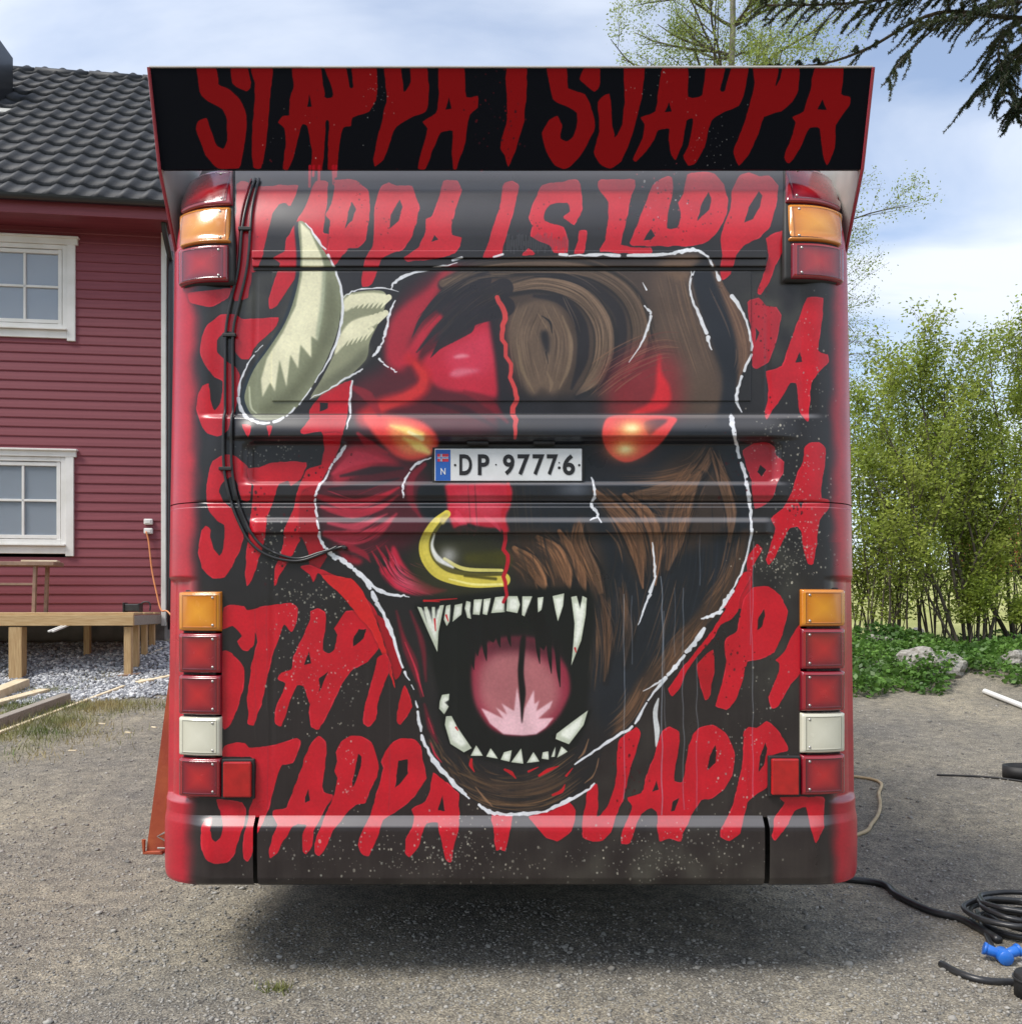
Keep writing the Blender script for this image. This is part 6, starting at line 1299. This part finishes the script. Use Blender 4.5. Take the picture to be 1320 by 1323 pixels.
def grow(r, start, direc, length, rad, depth, segs, tips, wander=.12, up=.06, split=(2, 4), shrink=.62, spread=.6, leaf_from=1):
    """one limb as a path, its side limbs recursively; leaf spots gathered in tips"""
    pts = [Vector(start)]; d = Vector(direc).normalized(); n = max(4, int(length/.22)); rads = []
    for i in range(n):
        d = (d+Vector((r.gauss(0, wander), r.gauss(0, wander), r.gauss(0, wander)+up))).normalized(); pts.append(pts[-1]+d*length/n)
    rads = [max(.0022, rad*(1-.8*i/n)) for i in range(n+1)]; segs.append((pts, rads))
    if depth <= leaf_from:
        for i in range(n//3, n+1): tips.append((pts[i], d))
    if depth > 0:
        for k in range(r.randint(*split)):
            i = r.randint(max(1, n//4), n-1); a = r.uniform(0, 6.283); side = Vector((math.cos(a), math.sin(a), r.uniform(-.1, .7)))
            dd_ = (pts[min(i+1, n)]-pts[i]).normalized()+side*spread
            grow(r, pts[i], dd_, length*shrink*r.uniform(.7, 1.15)*(1-.35*i/n), rads[i]*.6, depth-1, segs, tips, wander, up, split, shrink, spread, leaf_from)
def wood(name, segs, mat, parent, n=5):
    V, F = [], []
    for pts, rads in segs:
        P = np.array([p[:] for p in pts]); T = np.gradient(P, axis=0); T /= np.linalg.norm(T, axis=1)[:, None]+1e-9
        u = np.cross(T, np.array([.31, .87, .38])); u /= np.linalg.norm(u, axis=1)[:, None]+1e-9; v = np.cross(T, u)
        kk = n if rads[0] > .012 else 3; a = np.arange(kk)*2*math.pi/kk
        ring = P[:, None]+(u[:, None]*np.cos(a)[None, :, None]+v[:, None]*np.sin(a)[None, :, None])*np.array(rads)[:, None, None]
        b0 = sum(len(q) for q in V); V.append(ring.reshape(-1, 3)); m = len(P); i = np.arange(m*kk).reshape(m, kk)+b0
        F.append(np.stack([i[:-1], np.roll(i[:-1], -1, 1), np.roll(i[1:], -1, 1), i[1:]], -1).reshape(-1, 4))
    return npmesh(name, np.vstack(V), np.vstack(F), mat, parent, True)
def leafcloud(tips, per, sp, seed):
    r = np.random.default_rng(seed); T = np.array([t[0][:] for t in tips]); idx = np.repeat(np.arange(len(T)), per); return T[idx]+r.normal(0, sp, (len(idx), 3))

def bush(name, base, stems, label, seed, ln=.030, wd=.014, per=3, bark=M_BARK, group=None, depth=2, lm=None):
    """stems: (lean px vector x, y, length, radius)"""
    r = random.Random(seed); t = tag(empty(name, base), label, 'bush' if 'bush' in name else 'tree', group); segs, tips = [], []
    stems = list(stems)+[(r.gauss(0, .25), r.gauss(0, .12), r.uniform(1.2, 2.4), .010, r.gauss(0, .35), r.gauss(0, .2)) for _ in range(2)]
    for (dx_, dy_, L_, rad, ox, oy) in stems:
        grow(r, (ox, oy, -.08), (dx_, dy_, 1), L_*.9, rad, depth, segs, tips, .05, .03, (7, 11), .40, .85)
    thick = [s_ for s_ in segs if s_[1][0] > .011]; thin = [s_ for s_ in segs if s_[1][0] <= .011]
    for s_ in thick[:0]: pass
    wood('stem', segs, bark, t)
    C_ = leafcloud(tips, per, .075, seed+1); C_ = C_[C_[:, 2] > .35]; leaves('foliage', C_, ln, wd, lm or M_LEAF, t, seed+2, .1); return len(C_)
tot = 0
b0 = gp(1254, 838)
tot += bush('leafy_bush', b0, [(-.42, .1, 4.2, .030, -.1, 0), (-.30, -.1, 4.4, .028, -.02, .05), (-.12, .1, 4.6, .036, .05, 0), (-.05, 0, 4.3, .026, .12, .05), (.12, .1, 3.8, .022, .15, 0), (-.5, 0, 3.2, .02, -.14, .05), (.25, 0, 4.2, .024, .2, 0)], 'leafy multi-stemmed bush fanning out above the large boulder', 31, per=9)
b1 = gp(1312, 836)
tot += bush('leafy_bush', b1, [(-.28, .1, 4.4, .036, 0, 0), (.05, 0, 4.6, .036, .1, 0), (.3, .1, 4.4, .03, .2, .1), (-.12, .15, 4.7, .028, .05, .1), (.16, -.05, 4.6, .028, .12, 0)], 'leafy bush growing from the stump beside the smaller rock', 33, per=9)
for k, (px, d_, lab) in enumerate(((1118, 13.6, 'slender bush with thin upright stems close behind the coach corner'), (1150, 13.2, 'slender bush with pale upright stems above the mossy rock'), (1186, 13.8, 'slender dense bush behind the dark root-grown rock'), (1225, 14.6, 'tall thin bush behind the fanning multi-stemmed bush'), (1290, 14.8, 'tall thin bush standing between the stump and field'))):
    q = at(px, 800, d_); q.z = gzs(q.x, q.y); r_ = random.Random(60+k)
    st = [(r_.gauss(0, .10), r_.gauss(0, .08), r_.uniform(3.4, 5.0), r_.uniform(.012, .022), r_.gauss(0, .28), r_.gauss(0, .2)) for _ in range(9)]
    tot += bush('leafy_bush', q, st, lab, 70+k*3, ln=.032, wd=.016, per=16, depth=1, group=None)
# undergrowth saplings: dead stalks at the field edge
# birch behind the coach
r_ = random.Random(90); q = at(962, 800, 19.0); q.z = gzs(q.x, q.y)
birch = tag(empty('birch_tree', q), 'tall birch with fine new leaves rising behind the coach roof', 'tree'); segs, tips = [], []
pts = [Vector((0, 0, -.1))]; d_ = Vector((0, 0, 1))
for i in range(30): d_ = (d_+Vector((r_.gauss(0, .03), r_.gauss(0, .03), .05))).normalized(); pts.append(pts[-1]+d_*.56)
segs.append((pts, [.15*(1-.9*i/30)+.012 for i in range(31)]))
for i in range(9, 30):
    for _ in range(4):
        a = r_.uniform(0, 6.283); el = r_.uniform(.35, .9); L_ = (4.2 if i < 22 else 3.0)*(1-.5*(i-9)/21)*r_.uniform(.7, 1.1)
        grow(r_, pts[i], (math.cos(a), math.sin(a), el), L_, .035, 2, segs, tips, .09, .0, (4, 6), .45, .8)
wood('trunk', segs[:1], M_BARKG, birch, 10); wood('branches', segs[1:], M_BARK, birch, 4)
C_ = leafcloud(tips, 8, .09, 91); leaves('crown', C_, .026, .013, M_BIRL, birch, 92, .35); tot += len(C_)
# drooping birch twigs right of the coach belong to a second, nearer birch
q = at(1075, 800, 16.0); q.z = gzs(q.x, q.y); birch2 = tag(empty('birch_tree', q), 'sparse slim birch with hanging twigs beside the coach edge', 'tree'); segs, tips = [], []
pts = [Vector((0, 0, -.1))]; d_ = Vector((-.03, 0, 1))
for i in range(20): d_ = (d_+Vector((r_.gauss(0, .02), r_.gauss(0, .03), .05))).normalized(); pts.append(pts[-1]+d_*.5)
segs.append((pts, [.07*(1-.9*i/20)+.008 for i in range(21)]))
for i in range(8, 20):
    for _ in range(3):
        a = r_.uniform(-1.1, 1.1); grow(r_, pts[i], (math.cos(a), math.sin(a), r_.uniform(-.1, .5)), r_.uniform(1.0, 1.5), .012, 1, segs, tips, .10, -.06, (4, 6), .5, .8)
wood('trunk', segs[:1], M_BARKG, birch2, 8); wood('branches', segs[1:], M_BARK, birch2, 3)
C_ = leafcloud(tips, 5, .07, 94); leaves('crown', C_, .022, .011, M_BIRL, birch2, 95, .35); tot += len(C_)

# spruce at the right, only its boughs reach into view
sq = at(1500, 785, 8.6); sq.z = gzs(sq.x, sq.y)
spruce = tag(empty('spruce_tree', sq), 'dark spruce reaching its drooping boughs over the yard', 'tree')
sg = []; H_ = 12.0
sg.append(([Vector((0, 0, -.1+H_*i/12)) for i in range(13)], [.22*(1-.93*i/12)+.01 for i in range(13)]))
CN, DN = [], []; r_ = random.Random(12)
def bough(path, rad, dens=1.0):
    P = smoothp([p-sq for p in path], 6); n_ = len(P); sg.append((P, [rad*(1-.85*i/(n_-1))+.003 for i in range(n_)]))
    for i in range(2, n_):
        f = i/(n_-1); t_ = (P[i]-P[i-1]).normalized(); sidev = t_.cross(Vector((0, 0, 1))).normalized()
        for s in (-1, 1):
            if r_.random() > dens: continue
            L_ = r_.uniform(.25, .5)*(1.15-.7*f); e_ = P[i]+(sidev*s*.75+t_*.7+Vector((0, 0, r_.uniform(-.65, -.1)))).normalized()*L_
            m_ = (P[i]+e_)/2+Vector((0, 0, .03)); sub = smoothp([P[i], m_, e_], 5); sg.append((sub, [.005]*len(sub)))
            for a_, b_ in zip(sub[:-1], sub[1:]):
                for _ in range(14): CN.append((a_+(b_-a_)*r_.random())[:]); DN.append(((b_-a_).normalized())[:])
            for _ in range(2):
                st_ = sub[r_.randint(2, len(sub)-1)]; e2 = st_+(t_*r_.uniform(.2, .8)+sidev*s*r_.uniform(-.4, .8)+Vector((0, 0, r_.uniform(-.9, 0)))).normalized()*L_*.5
                sg.append(([st_, (st_+e2)/2, e2], [.0035]*3))
                for _ in range(34): CN.append((st_+(e2-st_)*r_.random())[:]); DN.append(((e2-st_).normalized())[:])
        for _ in range(8): CN.append((P[i]+Vector((r_.gauss(0, .01),)*3))[:]); DN.append(t_[:])
def pxs(*a): return [at(px, py, d_) for px, py, d_ in a]
for pth, rd, dn in ((pxs((1500, -60, 8.6), (1400, -30, 8.3), (1300, -12, 8.0), (1200, -8, 7.8), (1090, 4, 7.6), (990, 6, 7.5)), .03, .9), (pxs((1500, 10, 8.6), (1400, 22, 8.4), (1310, 22, 8.2), (1210, 16, 8.0), (1120, 62, 7.9), (1060, 82, 7.8), (985, 88, 7.8)), .028, .45),
                    (pxs((1500, 30, 8.6), (1420, 40, 8.4), (1340, 55, 8.2), (1290, 92, 8.0), (1255, 128, 7.9)), .025, .8), (pxs((1500, -20, 8.6), (1420, 0, 8.3), (1330, 20, 8.0), (1290, 60, 7.9), (1300, 110, 7.8)), .025, 1.0),
                    (pxs((1500, -90, 8.6), (1400, -60, 8.2), (1280, -40, 7.9), (1150, -26, 7.6), (1050, -10, 7.4)), .03, 1.0), (pxs((1500, 60, 8.6), (1400, 80, 8.3), (1340, 110, 8.1), (1312, 150, 8.0)), .02, .9),
                    (pxs((1500, -30, 8.6), (1380, -10, 8.1), (1240, 20, 7.8), (1180, 60, 7.7), (1140, 110, 7.6)), .018, .25), (pxs((1500, -50, 8.8), (1420, 0, 9.4), (1360, 60, 9.8)), .02, 1.0)):
    bough(pth, rd, dn)
for pth in (pxs((1500, -40, 8.6), (1400, -20, 8.2), (1310, -5, 7.9), (1250, 18, 7.7), (1190, 30, 7.6)), pxs((1500, -70, 8.6), (1390, -50, 8.3), (1300, -30, 8.0), (1220, -18, 7.8), (1110, 20, 7.7)), pxs((1500, 0, 8.6), (1420, 20, 8.5), (1350, 40, 8.4), (1310, 70, 8.3), (1296, 130, 8.2)), pxs((1500, 20, 8.6), (1430, 60, 8.4), (1370, 90, 8.2), (1322, 125, 8.0))): bough(pth, .02, 1.0)
for k in range(26):                                   # the rest of the tree, out of view
    a = r_.uniform(-1.9, 2.6); h_ = r_.uniform(4.5, 11.2); L_ = 2.6*(1-h_/13); st_ = sq+Vector((0, 0, h_)); dv = Vector((math.cos(a), math.sin(a), 0))
    bough([st_, st_+dv*L_*.5+Vector((0, 0, -.1)), st_+dv*L_+Vector((0, 0, -.5))], .025, .7)
wood('trunk', sg[:1], M_BARK, spruce, 10); wood('branches', sg[1:], M_BARK, spruce, 3)
CN, DN = np.array(CN), np.array(DN); rn = np.random.default_rng(13); k = 2; CN = np.repeat(CN, k, 0); DN = np.repeat(DN, k, 0)
dv = DN*.6+rand_dirs(rn, len(CN))*.8; dv /= np.linalg.norm(dv, axis=1)[:, None]; w_ = np.cross(dv, rand_dirs(rn, len(CN))); w_ /= np.linalg.norm(w_, axis=1)[:, None]+1e-9
quads('crown', CN+dv*.012, dv*.013, w_*.0030, M_NEED, spruce); tot += len(CN)
print('leaf quads', tot)

# far barn on the field
M_BARN = pmat('barn_red', (.30, .06, .03), (.38, .08, .04), 3, .8); M_BROOF = pmat('barn_roof', (.42, .10, .05), (.50, .14, .07), 2, .8)
bp_ = at(1325, 735, 80.0); bz_ = gzs(bp_.x, bp_.y); barn = tag(empty('barn', (bp_.x, bp_.y, bz_-.2), R(-8)), 'distant orange-red barn across the field behind the bushes', 'barn')
wl_ = MB().box((0, 0, 1.3), (9, 7, 2.6)).build('wall', M_BARN, barn)
MB().prism([(-4.8, -3.9, 2.55), (-4.8, 0, 4.6), (-4.8, 3.9, 2.55), (-4.8, 3.7, 2.5), (-4.8, 0, 4.4), (-4.8, -3.7, 2.5)], (9.6, 0, 0)).prism([(-4.4, -3.45, 2.5), (-4.4, 3.45, 2.5), (-4.4, 0, 4.35)], (8.8, 0, 0)).build('roof', M_BROOF, barn)
for x in (-3, -1, 1): MB().box((x, -3.52, 1.5), (.9, .06, 1.0)).build('window', M_WHT, barn)
MB().box((3.1, -3.52, 1.1), (1.6, .06, 2.0)).build('door', M_WHT, barn)

# ---------------------------------------------------------------- cables and bits on the right
M_BLU = pmat('blue_plug_plastic', (.012, .12, .50), (.02, .16, .58), 10, .4, coat=.2); M_TAN = pmat('tan_hose', (.40, .30, .17), (.50, .39, .24), 9, .6); M_PIPE = pmat('white_plastic_pipe', (.80, .80, .78), None, rough=.4)
def gpath(pts, lift, n=6, pre=(), post=()):
    out = []
    for p in smoothp([(x, y, 0) for x, y in pre]+[gp(*q)[:] for q in pts]+[(x, y, 0) for x, y in post], n): out.append(Vector((p.x, p.y, gzs(p.x, p.y)+lift)))
    return out
o = MB().tube(gpath([(1124, 1010), (1135, 1032), (1136, 1050), (1126, 1068), (1108, 1082)], .012, pre=((.6, 4.2), (1.3, 4.0), (1.9, 3.6)), post=((1.4, 1.6), (.8, 1.6))), .011, 8).build('hose', M_TAN, None, True); tag(o, 'tan hose looping out from beneath the coach onto gravel', 'hose')
o = MB().tube([gp(1272, 898, .03), gp(1345, 926, .03)], .030, 10).build('pipe', M_PIPE); tag(o, 'white plastic pipe lying on gravel in front of the weeds', 'pipe')
o = MB().tube(gpath([(1210, 1003), (1250, 1006), (1296, 1010), (1340, 1015)], .008), .008, 6).build('steel_rod', M_BLACK, None, True); tag(o, 'thin black rod lying on the gravel by the rubber strap', 'rod')
c0 = gp(1326, 1006); o = MB(); pth = [c0+Vector((.17*math.cos(a), .13*math.sin(a), .045)) for a in np.linspace(.5, 5.9, 22)]
V, F = [], []
for p in pth:
    for dz in (-.045, .045):
        for f in (1.0, .9): V.append((c0.x+(p.x-c0.x)*f, c0.y+(p.y-c0.y)*f, p.z+dz))
for i in range(len(pth)-1):
    a = 4*i; b_ = a+4; F += [(a, b_, b_+2, a+2), (a+1, a+3, b_+3, b_+1), (a+2, b_+2, b_+3, a+3), (a, a+1, b_+1, b_)]
o = npmesh('rubber_strap', V, F, M_BLACK, None, False); tag(o, 'curled black rubber strap standing on edge on the gravel', 'strap')
# coil of black cable
r_ = random.Random(4); cc = gp(1318, 1208); pth = []
for i in range(150):
    a = i*.30; rad_ = .165+.03*math.sin(i*.21)+r_.uniform(-.006, .006); pth.append(Vector((cc.x+.03*math.sin(i*.05)+rad_*math.cos(a), cc.y+rad_*.9*math.sin(a), gzs(cc.x, cc.y)+.014+.016*(i//21)+.006*math.sin(a*1.7))))
o = MB().tube(smoothp(pth, 2), .0115, 7).build('cable_coil', M_CAB, None, True); tag(o, 'coil of black power cable lying on the gravel by the blue plug', 'cable')
o = MB().tube(gpath([(1130, 1148), (1160, 1166), (1200, 1182), (1240, 1192), (1262, 1205), (1290, 1222)], .016, pre=((.4, 2.0), (.9, 1.65), (1.35, 1.3))), .017, 8).build('power_cable', M_CAB, None, True); tag(o, 'thick black power cable running from the coach to the coil', 'cable')
o = MB().tube(gpath([(1262, 1186), (1275, 1215), (1284, 1236)], .012), .011, 8).build('power_cable', M_CAB, None, True); tag(o, 'short black cable joining the coil to the blue plug', 'cable')
o = MB().tube(gpath([(1215, 1252), (1245, 1268), (1280, 1276), (1345, 1280)], .010), .014, 8).build('power_cable', M_CAB, None, True); tag(o, 'black cable lying on gravel in front of the blue plug', 'cable')
pc = gp(1296, 1249); plug = tag(empty('plug_connector', pc, R(-8)), 'blue three-way power plug connector on the gravel', 'plug')
def cyl(a, b_, r0, r1=None, n=14): a, b_ = Vector(a), Vector(b_); return MB().tube([a, a+(b_-a)*.08, a+(b_-a)*.92, b_], [r0*.9, r0, r1 or r0, (r1 or r0)*.9], n)
cyl((0, -.03, .028), (0, .03, .028), .028).build('body', M_BLU, plug, True)
for s in (-1, 1): cyl((s*.018, .008, .034), (s*.058, .018, .046), .018, .021).build('socket', M_BLU, plug, True); cyl((s*.054, .017, .045), (s*.064, .0195, .048), .024).build('socket_cap', M_BLU, plug, True)
dp = gp(1335, 1310); t = MB().lathe([(.0, .0), (.06, .0), (.06, .075), (.055, .082), (.0, .082)], None, 20).build('cable_drum', M_BLACK, None, True); t.location = dp; tag(t, 'small black cylinder standing on gravel near the coil', 'drum')
MB().tube([Vector((.0615*math.cos(a), .0615*math.sin(a), .062)) for a in np.linspace(0, 6.2832, 25)], .004, 6).build('rim', M_CAB, t, True)
